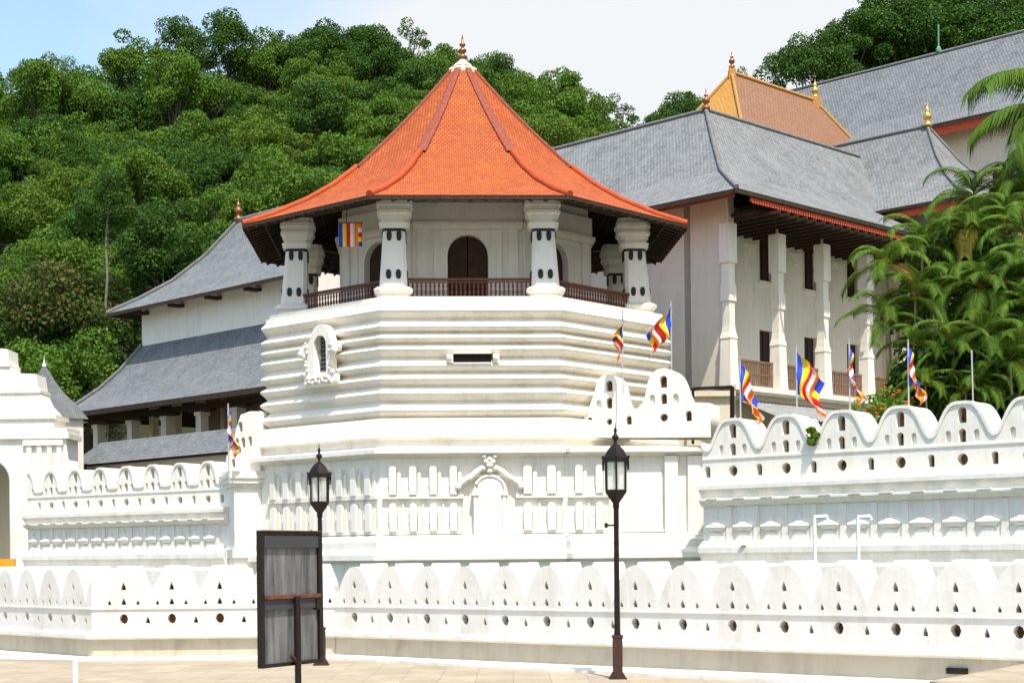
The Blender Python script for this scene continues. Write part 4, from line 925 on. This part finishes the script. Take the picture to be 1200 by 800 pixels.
# ------------------------------------------------------------------ lamps
def make_lamp():
    r = thing('street_lamp', '', 'street lamp')
    b = MB(); b.box(-.12,.12,-.12,.12,0,.02); b.box(-.085,.085,-.085,.085,.02,.72); b.box(-.095,.095,-.095,.095,.68,.725); b.box(-.16,.16,-.16,.16,0,.015)
    for sx_ in (-1,1):
        for sy_ in (-1,1): b.prism([(sx_*.085,.02),(sx_*.15,.02),(sx_*.085,.12)][::sx_], -.01+sy_*.07, .01+sy_*.07)
    b.build('base_box', M['rust'], r)
    b = MB(); b.lathe([(.065,.7),(.055,.8),(.05,1.6),(.045,2.82),(.06,2.86),(.06,2.9),(.045,2.92)], (0,0,0), 12); b.tube([(0,0,2.55),(-.17,0,2.55)], .018, 6); b.lathe([(.0,2.5),(.03,2.52),(.03,2.58),(.0,2.6)], (-.18,0,0), 8)
    b.build('post', M['iron'], r)
    b = MB(); n = 6; rot = math.pi/6
    def hx(r_, z): return (r_, z)
    b.lathe([(.05,2.90),(.12,2.98),(.20,3.08),(.215,3.10),(.215,3.13),(.19,3.14)], (0,0,0), n, sm=False, rot=rot)
    b.lathe([(.20,3.60),(.245,3.61),(.245,3.67),(.215,3.72),(.17,3.79),(.10,3.86),(.05,3.89),(.035,3.91)], (0,0,0), n, sm=False, rot=rot)
    b.lathe([(.03,3.9),(.025,3.95),(.06,3.99),(.065,4.02),(.03,4.06),(.02,4.1),(.035,4.12),(.012,4.17),(.0,4.3)], (0,0,0), 10)
    for i in range(n):
        a = rot+2*math.pi*i/n; c_, s_2 = math.cos(a), math.sin(a)
        b.tube([(c_*.195, s_2*.195, 3.12), (c_*.20, s_2*.20, 3.63)], .020, 5)
        b.tube([(c_*.245, s_2*.245, 3.60), (c_*.27, s_2*.27, 3.70)], .016, 5); b.tube([(c_*.255, s_2*.255, 3.62), (c_*.262, s_2*.262, 3.46)], [.018,.008], 5)
    b.build('lantern_frame', M['iron'], r)
    b = MB(); rs = []
    for i in range(n):
        a0 = rot+2*math.pi*i/n; a1 = rot+2*math.pi*(i+1)/n; q = .182
        b.add([(q*math.cos(a0), q*math.sin(a0), 3.14), (q*math.cos(a1), q*math.sin(a1), 3.14), (q*math.cos(a1), q*math.sin(a1), 3.60), (q*math.cos(a0), q*math.sin(a0), 3.60)], [(0,1,2,3)])
    gm = bpy.data.materials.new('pane'); gm.use_nodes = True; nn = gm.node_tree; nn.nodes.clear(); o_m = nn.nodes.new('ShaderNodeOutputMaterial'); t_m = nn.nodes.new('ShaderNodeBsdfTransparent'); g_m = nn.nodes.new('ShaderNodeBsdfPrincipled'); g_m.inputs['Base Color'].default_value = (.6,.65,.62,1); g_m.inputs['Roughness'].default_value = .1; x_m = nn.nodes.new('ShaderNodeMixShader'); x_m.inputs[0].default_value = .35
    nn.links.new(t_m.outputs[0], x_m.inputs[1]); nn.links.new(g_m.outputs[0], x_m.inputs[2]); nn.links.new(x_m.outputs[0], o_m.inputs[0])
    b.build('glass_panes', gm, r)
    b = MB(); b.lathe([(.03,3.14),(.035,3.24),(.05,3.28),(.055,3.42),(.03,3.48),(0,3.5)], (0,0,0), 10); b.build('bulb', mat('frosted_bulb', (.8,.8,.76), .3), r)
    return r
lamp = make_lamp(); Yl = 25.6; g0 = P(724, 795, Yl); lamp.location = (g0.x, Yl, 0)
lamp['label'] = 'nearer black lantern lamp post with boxed base right of centre'; lamp['group'] = 'black lantern lamp posts on the pavement'
s0 = (4.0/4.3); lamp.scale = (.89, .89, .965)
l2 = copy_tree(lamp); p2 = P(376.5, 775, 29.6); l2.location = (p2.x, 29.6, 0); l2['label'] = 'black lantern lamp post rising behind the notice board'
# ------------------------------------------------------------------ notice board seen from behind
pL, pRr = P(308, 700, 21.3), P(379, 700, 22.5); frN = Frame(pL.xy, pRr.xy); nb = thing('notice_board', 'back of a rusty framed grey notice board on a pole left of centre', 'notice board', (pL.x, pL.y, 0), frN.ang)
W_ = frN.len; zt = frN.loc(307, 622)[1]; zb_ = frN.loc(309, 783)[1]
zm_ = frN.loc(308, 700)[1]
b = MB(); b.box(.05, W_-.05, .06, .09, zb_+.04, zm_, 0); b.box(.05, W_-.05, .06, .09, zm_, zt-.03, 0); b.build('sheet_panel', M['signgrey'], nb)
b = MB()
for (x0_, x1_, z0_, z1_) in ((0,.06,zb_,zt),(W_-.07,W_,zb_,zt),(.06,W_-.07,zt-.04,zt),(.06,W_-.07,zb_,zb_+.05)): b.box(x0_, x1_, .015, .1, z0_, z1_)
b.box(W_-.16, W_-.08, -.0, .05, zm_-.05, zm_-.2)
b.build('steel_frame', M['iron'], nb)
b = MB(); b.box(.06, W_-.07, -.01, .09, zm_-.025, zm_+.025); b.box(.0, W_, .0, .10, zt+.001, zt+.015); b.build('rusty_rail', mat('bright_rust', (.22,.075,.035), .8, (.08,.03,.02), 10), nb)
b = MB(); b.box(.075, W_-.075, .02, .055, zt-.22, zt-.06); b.build('shadow_strip', mat('strip_shade', (.05,.05,.055), .7), nb); b = MB(); b.box(.075, W_-.075, .02, .055, zm_-.17, zm_-.03); b.build('shadow_strip', bpy.data.materials['strip_shade'], nb)  # shade under top frame and mid rail, painted as dark strips
xp = frN.loc(347, 760)[0]
b = MB(); b.tube([(xp, -.03, -.02), (xp, -.03, zm_)], .045, 8); b.build('pole', M['iron'], nb)
b = MB(); b.tube([(W_+.03, .03, zb_+.1), (W_+.03, .03, zb_+.45)], .03, 6); b.tube([(W_+.03,.03,zb_+.1),(W_-.05,.03,zb_+.02)], .02, 6); b.build('bracket', M['rust'], nb); b = MB(); b.tube([(xp-.12,0,zb_+.14),(xp+.02,-.02,zb_+.02)], .03, 6); b.build('stay', M['rust'], nb)

# white hooked posts behind the moat wall
for px, lab in ((955, 'white hooked pipe post behind the moat wall, left of the pair'), (1006, 'white hooked pipe post behind the moat wall, right of the pair')):
    Y = 33.5; p = P(px, 655, Y); zt_ = P(px, 606, Y).z; r_ = thing('pipe_post', lab, 'post', (p.x, Y, -1.6), 0, 'white hooked pipe posts')
    b = MB(); b.tube([(0,0,0),(0,0,zt_+1.6)], .042, 8); b.build('upright', M['pipe'], r_)
    b = MB(); b.tube([(-.01,0,zt_+1.6),(.25,0,zt_+1.62),(.27,0,zt_+1.55)], .045, 8); b.build('hook', M['pipe'], r_)
# white pipe rail bottom left
Y = 20.5; p = P(88, 770, Y); q = P(-40, 768, Y); r_ = thing('pipe_rail', 'white pipe rail with one post at the bottom left corner', 'railing', (p.x, Y, 0))
b = MB(); b.tube([(0,0,0),(0,0,p.z)], .035, 8); b.build('upright', M['pipe'], r_)
b = MB(); b.tube([(0,0,p.z-.02),(q.x-p.x,0,q.z-.02)], .035, 8); b.build('rail', M['pipe'], r_)
# raised kerb corner at bottom right
pa_ = P(1088, 800, 24.2); pts = [P(1085, 801, 24.9), P(1210, 779, 22.9)]
kr = MB(); A_ = Vector((P(1080,800,23).x, 23.4)); B_ = Vector((P(1225,800,23).x, 25.2)); 
kr.flat([(4.76,18.0),(6.0,12.0),(10.5,17.0),(7.0,21.05)][::1], -.02, .50); kr.flat([(4.70,18.02),(5.96,11.95),(10.6,17.0),(7.0,21.13)], .50, .53)
tag(kr.build('pavement_step', M['pave']), kind='structure')
dr_ = MB(); c_, z_ = frC.loc(1122, 786); pw = frC.w(c_, -.03, max(z_, .12)); dr_.box(-.16, .16, -.02, .06, -.04, .05); o = tag(dr_.build('drain_outlet', M['dark']), 'small dark drain slot in the foot of the low wall at right', 'drain'); o.location = pw; o.rotation_euler = (0,0,frC.ang)

# ------------------------------------------------------------------ flags
FM = [M['fblue'], M['fyel'], M['fred'], M['fwht'], M['forg']]
def flag_thing(px, ytop, ybot, Y, label, seed, fly=1.5, hoist=1.0, droop=78, side=1, lean=0, zoff=.12):
    rr2 = random.Random(seed); top = P(px, ytop, Y); base = P(px, ybot, Y); H = top.z-base.z
    r = thing('flag', label, 'flag', (base.x, Y, base.z), 0, 'five-colour striped flags on poles')
    b = MB(); lx = lean; b.tube([(0,0,-.9),(lx*H,0,H)], .03, 6); b.lathe([(0,0),(.045,.03),(0,.09)], (lx*H,0,H), 6); b.build('pole', M['steel'], r)
    nu, nv = 30, 12; vs = []; fs = []; ms = []
    dp = R(droop); ph = rr2.random()*6
    for i in range(nu+1):
        u = i/nu
        for j in range(nv+1):
            v = j/nv
            gather = 1-.25*math.sin(u*math.pi*.5)
            x = side*(u*fly*math.cos(dp)*1.0 + .10*math.sin(u*7+ph)*u + .14*math.sin(v*6+ph+u*3)*min(1, u*3)); y = .12*math.sin(u*16+ph+v*2.5)*min(1, u*4)+.05*math.sin(v*9+ph)
            z = H-zoff-v*hoist*gather-u*fly*math.sin(dp)*(.86+.1*math.sin(v*3+ph))
            vs.append((x+lx*(z), y, z))
    b = MB(); b.v = [Vector(v) for v in vs]
    for i in range(nu):
        for j in range(nv):
            s_ = int(i/nu*6)
            if s_ < 5: mi = s_
            else: mi = min(4, int(j/nv*5))
            b.f.append([i*(nv+1)+j, i*(nv+1)+j+1, (i+1)*(nv+1)+j+1, (i+1)*(nv+1)+j]); b.m.append(mi); b.sm.append(True)
    b.build('cloth', FM, r); return r
def Yrr(px): k = frRR.loc(px, 480)[0]; return frRR.w(k, .7).y
flag_thing(868, 420, 497, Yrr(868), 'limp striped flag on the leftmost hump of the right rampart', 1, 1.7, 1.35, 68, 1, 0)
flag_thing(934, 407, 490, Yrr(934), 'billowing two-lobed striped flag between the second and third rampart humps', 2, 1.7, 1.5, 58, 1)
flag_thing(996, 400, 486, Yrr(996), 'narrow mostly yellow and red furled flag in front of the veranda railing', 3, 1.7, 1.15, 80, 1)
flag_thing(1065, 400, 482, Yrr(1065), 'striped flag hanging in front of the flowering shrub', 4, 1.5, 1.3, 74, 1)
flag_thing(730, 364, 434, 61.3, 'slim red and yellow flag on the smaller hump of the two-humped parapet', 5, 1.3, 1.0, 76, -1)
flag_thing(787, 355, 431, 61.3, 'red flag blown leftwards on the taller hump of the two-humped parapet', 6, 1.7, 1.0, 58, -1)
flag_thing(268, 475, 540, 64.6, 'striped flag by the pier at the right end of the left rampart', 7, 1.5, 1.3, 78, 1)
# hanging flag below the pavilion eave
hf = thing('hanging_flag', 'small square striped flag hanging under the orange eave beside the left column', 'flag'); pc = P(397, 262, 63.2); hf.location = pc
b = MB(); wd, hh = .92, .92; n = 24
for i in range(n):
    x0_, x1_ = wd*i/n, wd*(i+1)/n; y0_, y1_ = .04*math.sin(i*.8), .04*math.sin((i+1)*.8); s_ = int(i/n*6)
    if s_ < 5: b.add([(x0_,y0_,-hh),(x1_,y1_,-hh),(x1_,y1_,0),(x0_,y0_,0)], [(0,1,2,3)], s_, True)
    else:
        for j in range(5): b.add([(x0_,y0_,-hh*(j+1)/5),(x1_,y1_,-hh*(j+1)/5),(x1_,y1_,-hh*j/5),(x0_,y0_,-hh*j/5)], [(0,1,2,3)], 4-j, True)
b.build('cloth', FM, hf)
b = MB(); b.tube([(-.03,0,.02),(wd+.03,0,.02)], .02, 6); b.tube([(.3,0,.02),(.3,.3,.6)], .012, 4); b.build('rod', M['wood'], hf)
ap = thing('flag_pole', 'thin bare grey pole in front of the palms', 'pole'); pp_ = P(1141, 480, 56); ap.location = pp_
b = MB(); b.tube([(0,0,-1),(-.05,0,(480-410)/FPX*56)], .03, 6); b.build('mast', M['steel'], ap)

# ------------------------------------------------------------------ foliage
def leaf_mesh(name, lobes, n_per, size, seed, mat_, core=.72, updown=.12, drop=.0, flat=1.0):
    rg = np.random.default_rng(seed); V = []; lob = np.array([l[:3] for l in lobes]); rad = np.array([l[3] for l in lobes])
    idx = np.concatenate([np.full(max(3, int(n_per*(r/rad.mean())**2)), i) for i, r in enumerate(rad)])
    n = len(idx); d = rg.normal(size=(n, 3)); d[:, 2] = d[:, 2]*.8+.25; d /= np.linalg.norm(d, axis=1)[:, None]
    rr3 = rad[idx]*rg.uniform(.72, 1.08, n)**1.0; c = lob[idx]+d*rr3[:, None]*np.array([1, 1, .8*flat])
    nrm = d*.8+rg.normal(size=(n, 3))*.6+np.array([0, 0, updown]); nrm /= np.linalg.norm(nrm, axis=1)[:, None]
    t = np.cross(nrm, rg.normal(size=(n, 3))); t /= np.linalg.norm(t, axis=1)[:, None]; bt = np.cross(nrm, t)
    s = size*rg.uniform(.6, 1.35, n)[:, None]
    q = np.stack([c-t*s*.75, c-bt*s*.42+nrm*s*.08, c+t*s*.75, c+bt*s*.42+nrm*s*.08], 1).reshape(-1, 3)
    F = np.arange(n*4).reshape(-1, 4)
    me = bpy.data.meshes.new(name); me.vertices.add(len(q)); me.vertices.foreach_set('co', q.ravel()); me.loops.add(n*4); me.loops.foreach_set('vertex_index', F.ravel().astype(np.int32))
    me.polygons.add(n); me.polygons.foreach_set('loop_start', (np.arange(n)*4).astype(np.int32)); me.polygons.foreach_set('loop_total', np.full(n, 4, np.int32)); me.materials.append(mat_); me.update(calc_edges=True); me.validate()
    return me
def crown_lobes(seed, rx, rz, n, lr, zc, spread=1.0, bottom=-.35):
    r_ = random.Random(seed); L_ = []
    # a few big sub-crowns, then lobes on them
    for i in range(n):
        while True:
            v = Vector((r_.gauss(0,1), r_.gauss(0,1), r_.gauss(0,1))).normalized()
            if v.z > bottom: break
        k = r_.uniform(.62, 1.0)*spread
        L_.append((v.x*rx*k*(1+.15*r_.uniform(-1,1)), v.y*rx*k, zc+v.z*rz*k*(1+.2*r_.uniform(-1,1)), lr*r_.uniform(.6, 1.3)))
    return L_
def trunk_mesh(name, seed, h, r, lobes, m_, nl=8):
    r_ = random.Random(seed); b = MB(); bend = Vector((r_.uniform(-.3,.3), r_.uniform(-.3,.3), 0))
    pts = [Vector((0,0,-1.5)), Vector((0,0,0))+bend*.1, Vector((0,0,h*.5))+bend, Vector((0,0,h))]
    b.tube(pts, [r*1.35, r, r*.75, r*.5], 7)
    for l in r_.sample(lobes, min(nl, len(lobes))):
        e = Vector(l[:3]); s_ = Vector((0,0,h*r_.uniform(.55,1)))+bend*.5; m2 = s_.lerp(e, .5)+Vector((0,0,-.1*h*r_.random())); b.tube([s_, m2, e], [r*.4, r*.25, r*.1], 5)
    o = b.build(name, m_); me = o.data; bpy.data.objects.remove(o); return me
PROT = []
def proto(seed, rx, rz, n, lr, h, nper, size, leafm, bark, spread=1.0, bottom=-.35, r=.28, **kw):
    lb = crown_lobes(seed, rx, rz, n, lr, h+rz*.35, spread, bottom)
    return leaf_mesh('crown', lb, nper, size, seed, leafm, **kw), trunk_mesh('trunk', seed, h, r, lb, bark)
pr_round = [proto(11+i, 3.7, 3.0, 34, 1.15, 6.5, 300, .18, [M['leaf1'], M['leaf2'], M['leaf1'], M['leaf2'], M['leaf3']][i], M['bark']) for i in range(5)]
pr_tall = [proto(31+i, 2.7, 4.0, 30, 1.05, 8.5, 300, .175, [M['leaf1'], M['leaf2']][i], M['bark']) for i in range(2)]
pr_umb = [proto(41+i, 4.4, 1.7, 30, 1.0, 9, 240, .17, [M['leaf1'], M['leaf3']][i], M['bark'], bottom=-.1) for i in range(2)]
pr_wisp = [proto(51+i, 2.9, 3.4, 22, .75, 8, 130, .18, M['leaf2'], M['bark'], spread=1.05) for i in range(2)]
pr_rust = proto(61, 3.9, 3.2, 34, 1.15, 6, 280, .18, M['leaf4'], M['bark'])
def plant(protos, loc, rz, sc, label, group=None, name='forest_tree'):
    cm, tm = protos; r = thing(name, label, 'tree', loc, rz, group); r.scale = sc
    t = bpy.data.objects.new('trunk', tm); COL.objects.link(t); t.parent = r
    c = bpy.data.objects.new('crown', cm); COL.objects.link(c); c.parent = r
    return r
# where the hillside shows: lowest visible picture row for each column
VM = [(-60,500),(60,500),(126,366),(205,328),(280,262),(430,190),(540,80),(655,185),(700,170),(828,130),(860,95)]
def vis_y(px):
    if px < VM[0][0]: return 500
    for (a, ya), (b_, yb) in zip(VM, VM[1:]):
        if px <= b_: return ya+(yb-ya)*(px-a)/(b_-a)
    return -1e3
def topix(X, Y, Z):
    a, b_ = X/Y, (Z-EYE)/Y; return 600+FPX*(a*cr-b_*sr), HOR-FPX*(a*sr+b_*cr)
GRP = 'trees of the wooded hillside'
LAB = dict(r='rounded dense green tree crowded among others on the wooded hillside', d='rounded dark green tree crowded among others on the wooded hillside', t='narrow tall green tree rising among others on the wooded hillside', u='flat-topped spreading light green tree on the wooded hillside', w='thin airy tree with gaps in its crown on the hill skyline', y='yellowish green rounded tree on the wooded hillside')
cnt = 0; Yg = 101.0
tr = random.Random(5)
while Yg < YR+4:
    spx = 3.9+ (Yg-100)*.006
    X = -66+tr.random()*3
    while X < 32:
        x = X+tr.uniform(-1.3, 1.3); y = Yg+tr.uniform(-1.6, 1.6); z = terrain(x, y)-.6; X += spx
        sc = tr.uniform(.68, 1.12)
        px, py = topix(x, y, z+10.5*sc)
        if px < -45 or px > 880 or py > vis_y(px)+8: continue
        if y > YR-3 and tr.random() < .5: kind = 'w'
        else: kind = tr.choices('rdtuy', [34, 26, 14, 16, 10])[0]
        if px < 330 and y < 150 and tr.random() < .35: kind = 'd'
        p_ = dict(r=lambda: pr_round[tr.choice([0, 2])], d=lambda: pr_round[tr.choice([1, 3])], t=lambda: tr.choice(pr_tall), u=lambda: tr.choice(pr_umb), w=lambda: tr.choice(pr_wisp), y=lambda: pr_round[4])[kind]()
        if kind == 'w' : sc *= .78; z += 1.5
        plant(p_, (x, y, z), tr.random()*6.28, (sc, sc, sc*tr.uniform(.85, 1.15)), LAB[kind], GRP+{'r':', green round','d':', dark round','t':', tall narrow','u':', flat-topped','w':', airy skyline','y':', yellowish'}[kind]); cnt += 1
    Yg += 4.3
print('hill trees', cnt)
zt_ = P(75, 322, 108).z; plant(pr_rust, (P(75,400,108).x, 108, zt_-11.0), 1.0, (1.15,1.15,1.15), 'rounded tree with rusty orange new leaves left of the hall roof')
p = P(15, 345, 112); plant(pr_rust, (p.x, 112, p.z-9.5), 2.0, (.95,.95,.95), 'brownish yellow tree at the left edge of the hillside')
# tall bare pale trunk
p = P(123, 360, 107); r_ = thing('forest_tree', 'slender tree with long bare pale trunk above the left hall roof', 'tree', (p.x, 107, p.z-6))
b = MB(); b.tube([(0,0,-3),(.12,0,2),(-.05,0,5),(.18,0,8),(.1,0,10.5),(.35,0,13)], [.13,.12,.10,.09,.08,.05], 7); b.build('trunk', mat('grey_bark', (.26,.23,.18), .9, (.12,.10,.07), 2), r_)
c_ = bpy.data.objects.new('crown', pr_tall[1][0]); COL.objects.link(c_); c_.parent = r_; c_.location = (.3, 0, 5.2); c_.scale = (.7,.7,.7)
# big trees on the skyline at upper right
pr_big = [proto(71+i, 7.2, 5.6, 60, 1.75, 18, 260, .30, M['leaf2'], M['bark'], r=.5) for i in range(2)]
for j, (px, py, Y, sc, lab) in enumerate(((948, 46, 130, .50, 'dark rounded tree beside the golden roof, leftmost on the upper right skyline'), (1003, 22, 134, .46, 'smaller tree second from the left on the upper right skyline'), (1050, 8, 136, .6, 'dark tree behind the middle of the long grey roof'), (1108, 10, 134, .6, 'dark tree right behind the green roof vane'), (1163, 4, 133, .62, 'dark tree behind the right part of the long grey roof'), (1205, 18, 131, .6, 'dark tree cut by the upper right edge'), (1075, -32, 146, .75, 'farthest tree topping the upper right skyline above the roof vane'), (1150, -32, 148, .75, 'tall tree rising out of the top of the picture at right'), (1020, 62, 139, .5, 'low tree just above the left part of the long grey roof'), (1072, 48, 141, .5, 'low tree just above the long grey roof, left of the vane'))):
    p = P(px, py, Y); plant(pr_big[j % 2], (p.x, Y, p.z-25.5*sc), j*1.7, (sc,sc,sc), lab, None, 'rain_tree')
p = P(815, 113, 135); plant(pr_wisp[0], (p.x, 135, p.z-11), .5, (.7,.7,.9), 'small lone treetop just left of the golden roof'); p = P(874, 78, 140); plant(pr_wisp[1], (p.x, 140, p.z-9.5), .5, (.5,.5,.7), 'tiny treetop just right of the golden finial')

# ------------------------------------------------------------------ palms
def frond(b, base, az, el, Ln, droop, nl=26, lw=.05, ll=.55, mi=0, seed=0, hang=.35):
    r_ = random.Random(seed); pts = []; p = Vector(base); a = el
    for i in range(nl+1):
        pts.append(p.copy()); t = i/nl; a2 = a-droop*t**1.3; p = p+Vector((math.cos(az)*math.cos(a2), math.sin(az)*math.cos(a2), math.sin(a2)))*Ln/nl
    b.tube([pts[0], pts[nl//3], pts[2*nl//3], pts[-1]], [.035,.025,.015,.006], 4, 1)
    for i in range(3, nl):
        t = i/nl; tan = (pts[min(nl, i+1)]-pts[i-1]).normalized(); side = tan.cross(Vector((0,0,1))).normalized(); upv = side.cross(tan)
        l_ = ll*math.sin(min(1, t*1.15+.18)*math.pi*.86)**.7*r_.uniform(.85, 1.1)+.08
        for s_ in (-1, 1):
            d = (side*s_*.78+tan*.55+upv*(.30-.45*t)+Vector((0,0,-.12))).normalized(); q0 = pts[i]; q1 = q0+d*l_*.5; q2 = q0+d*l_+Vector((0,0,-hang*l_))
            wv = tan*lw; 
            b.add([q0-wv*.4, q0+wv*.4, q1+wv, q1-wv, q2], [(0,1,2,3),(3,2,4)], mi)
def palm_mesh(seed, h, nf, Ln, droop, ll, stem_r, yellow=0.12, lw=.05, hang=.35):
    r_ = random.Random(seed); s_ = MB(); bend = Vector((r_.uniform(-.4,.4), r_.uniform(-.2,.2), 0))
    s_.tube([Vector((0,0,-2)), Vector((0,0,h*.5))+bend*.5, Vector((0,0,h))+bend], [stem_r*1.2, stem_r, stem_r*.85], 8)
    f_ = MB(); top = Vector((0,0,h))+bend
    for i in range(nf):
        az = i*2.4+r_.uniform(-.3,.3); t = i/nf; el = R(78-95*t+r_.uniform(-8,8)); frond(f_, top+Vector((0,0,.3-.3*t)), az, el, Ln*r_.uniform(.85,1.1), R(75+40*(1-t)+r_.uniform(-10,25)), 52, lw, ll, 1 if r_.random() < yellow and t > .5 else 0, seed*50+i, hang)
    so = s_.build('stem', M['palmbark']); fo = f_.build('fronds', [M['palm'], M['palmy']])
    a, c = so.data, fo.data; bpy.data.objects.remove(so); bpy.data.objects.remove(fo); return a, c
PM = [palm_mesh(i+1, 4.0, 11, 2.3, 1, .60, .06, .15, .019, .35) for i in range(4)]
pl = [(1048,312,61,.95),(1043,375,60,.9),(1075,292,63,1.0),(1108,282,64,1.0),(1140,268,62,1.0),(1172,262,63,1.1),(1200,280,61,1.1),(1066,350,60,.95),(1100,350,61,1.0),(1135,340,60,1.0),(1172,345,60,1.0),(1200,370,59,1.05),(1108,412,58.5,.9),(1150,405,58.5,.95),(1190,425,57.5,.95),(1078,410,59.5,.8),(1215,320,60,1.1),(1150,235,67,1.1),(1205,232,65,1.15),(1180,300,64,1.0),(1090,452,58,.65),(1160,452,57.5,.7),(1128,462,57.5,.6)]
for j, (px, py, Y, sc) in enumerate(pl):
    p = P(px, py, Y); st, fr_ = PM[j % 4]; zb0 = 3.4; r = thing('areca_palm', 'feathery green areca palm in the dense clump behind the right rampart', 'palm', (p.x, Y, 0), j*1.3, 'areca palms of the clump behind the right rampart')
    if j == 0: r['label'] = 'areca palm leaning out over the veranda at the upper left of the palm clump'; del r['group']
    if j == 1: r['label'] = 'areca palm with arching fronds before the third veranda pillar'; del r['group']
    hgt = p.z-zb0; sz = hgt/4.0
    s_o = bpy.data.objects.new('stem', st); COL.objects.link(s_o); s_o.parent = r; s_o.scale = (sc, sc, sz); s_o.location = (0,0,zb0)
    f_o = bpy.data.objects.new('fronds', fr_); COL.objects.link(f_o); f_o.parent = r; f_o.scale = (sc, sc, sc); f_o.location = (0,0,p.z-4.0*sc)
# coconut palm at the right edge
st, fr_ = palm_mesh(99, 20, 20, 5.2, 1, 1.15, .2, .05, .055, .9)
p = P(1252, 150, 66); r = thing('coconut_palm', 'tall coconut palm whose hanging fronds enter at the upper right edge', 'palm', (p.x, 66, p.z-20))
o = bpy.data.objects.new('trunk', st); COL.objects.link(o); o.parent = r; o = bpy.data.objects.new('fronds', fr_); COL.objects.link(o); o.parent = r
# shrubs behind the rampart
def shrub(px, py, Y, rx, rz, n, lr, lm, label, nper=60, size=.13, z0=3.4, flowers=0, seed=0):
    p = P(px, py, Y); lb = crown_lobes(seed+200, rx, rz, n, lr, p.z, bottom=-.8); me = leaf_mesh('foliage', lb, nper, size, seed+5, lm); r = thing('shrub', label, 'shrub', (p.x, Y, 0))
    o = bpy.data.objects.new('foliage', me); COL.objects.link(o); o.parent = r
    b = MB(); rs_ = random.Random(seed)
    for l in lb[:6]: b.tube([(0,0,z0), ((l[0])*.5, l[1]*.5, (z0+l[2])/2), l[:3]], [.07,.05,.02], 5)
    b.build('stems', M['bark'], r)
    if flowers:
        b = MB()
        for i in range(flowers):
            l = rs_.choice(lb); v = Vector((rs_.gauss(0,1), -abs(rs_.gauss(0,1)), rs_.gauss(0,1)+.3)).normalized()*l[3]*1.05; c = Vector(l[:3])+v; b.lathe([(0,-.05),(.07,0),(.04,.05),(0,.07)], c, 6)
        b.build('flowers', M['flower'], r)
    return r
shrub(1040, 492, 57.8, .9, .95, 16, .42, M['shrub'], 'bright green shrub with red flowers behind the third and fourth rampart humps', 90, .12, flowers=34, seed=1)
shrub(1085, 470, 60, 1.5, 1.6, 22, .6, M['leaf2'], 'dark leafy shrub under the left of the palm clump', 110, .2, seed=2)
shrub(1140, 455, 61, 2.0, 2.2, 26, .7, M['leaf2'], 'dark leafy bush filling the middle of the palm clump', 120, .2, seed=3)
shrub(1195, 440, 60, 2.0, 2.6, 26, .7, M['leaf2'], 'dark leafy bush at the right edge behind the rampart', 120, .2, seed=4)
shrub(1190, 345, 62.5, 1.4, 1.6, 20, .5, M['leaf4'], 'orange-tinged croton bush among the palms at right', 80, .2, seed=6)
shrub(1125, 380, 64, 2.6, 3.4, 34, .8, M['leaf2'], 'tall dark bush behind the palm stems', 170, .22, seed=7)
shrub(1185, 330, 66, 2.6, 4.2, 38, .8, M['leaf2'], 'tallest dark bush behind the palms at the right edge', 120, .22, seed=8)
shrub(1110, 455, 59.3, 1.6, 1.7, 24, .6, M['leaf2'], 'dark low bush hiding the palm stems behind the fifth rampart hump', 120, .18, seed=12)
shrub(1165, 450, 58.8, 1.7, 2.0, 26, .6, M['leaf2'], 'dark low bush hiding the palm stems near the right edge', 120, .18, seed=13)
shrub(952, 512, 55.9, .22, .3, 7, .14, M['shrub'], 'small lime green sprig growing in the dip between rampart humps', 60, .11, z0=5.9, seed=9)
lf = MB(); p = P(873, 638, 56.6); lf.add([(-.3,0,0),(0,-.12,.03),(.3,0,0),(0,.12,.05)], [(0,1,2,3)]); o = tag(lf.build('fallen_leaf', M['shrub']), 'yellow-green leaf lying on the ledge of the right rampart', 'leaf'); k_ = frRR.loc(873, 637, -.27); o.location = frRR.w(k_[0], -.3, 2.24)
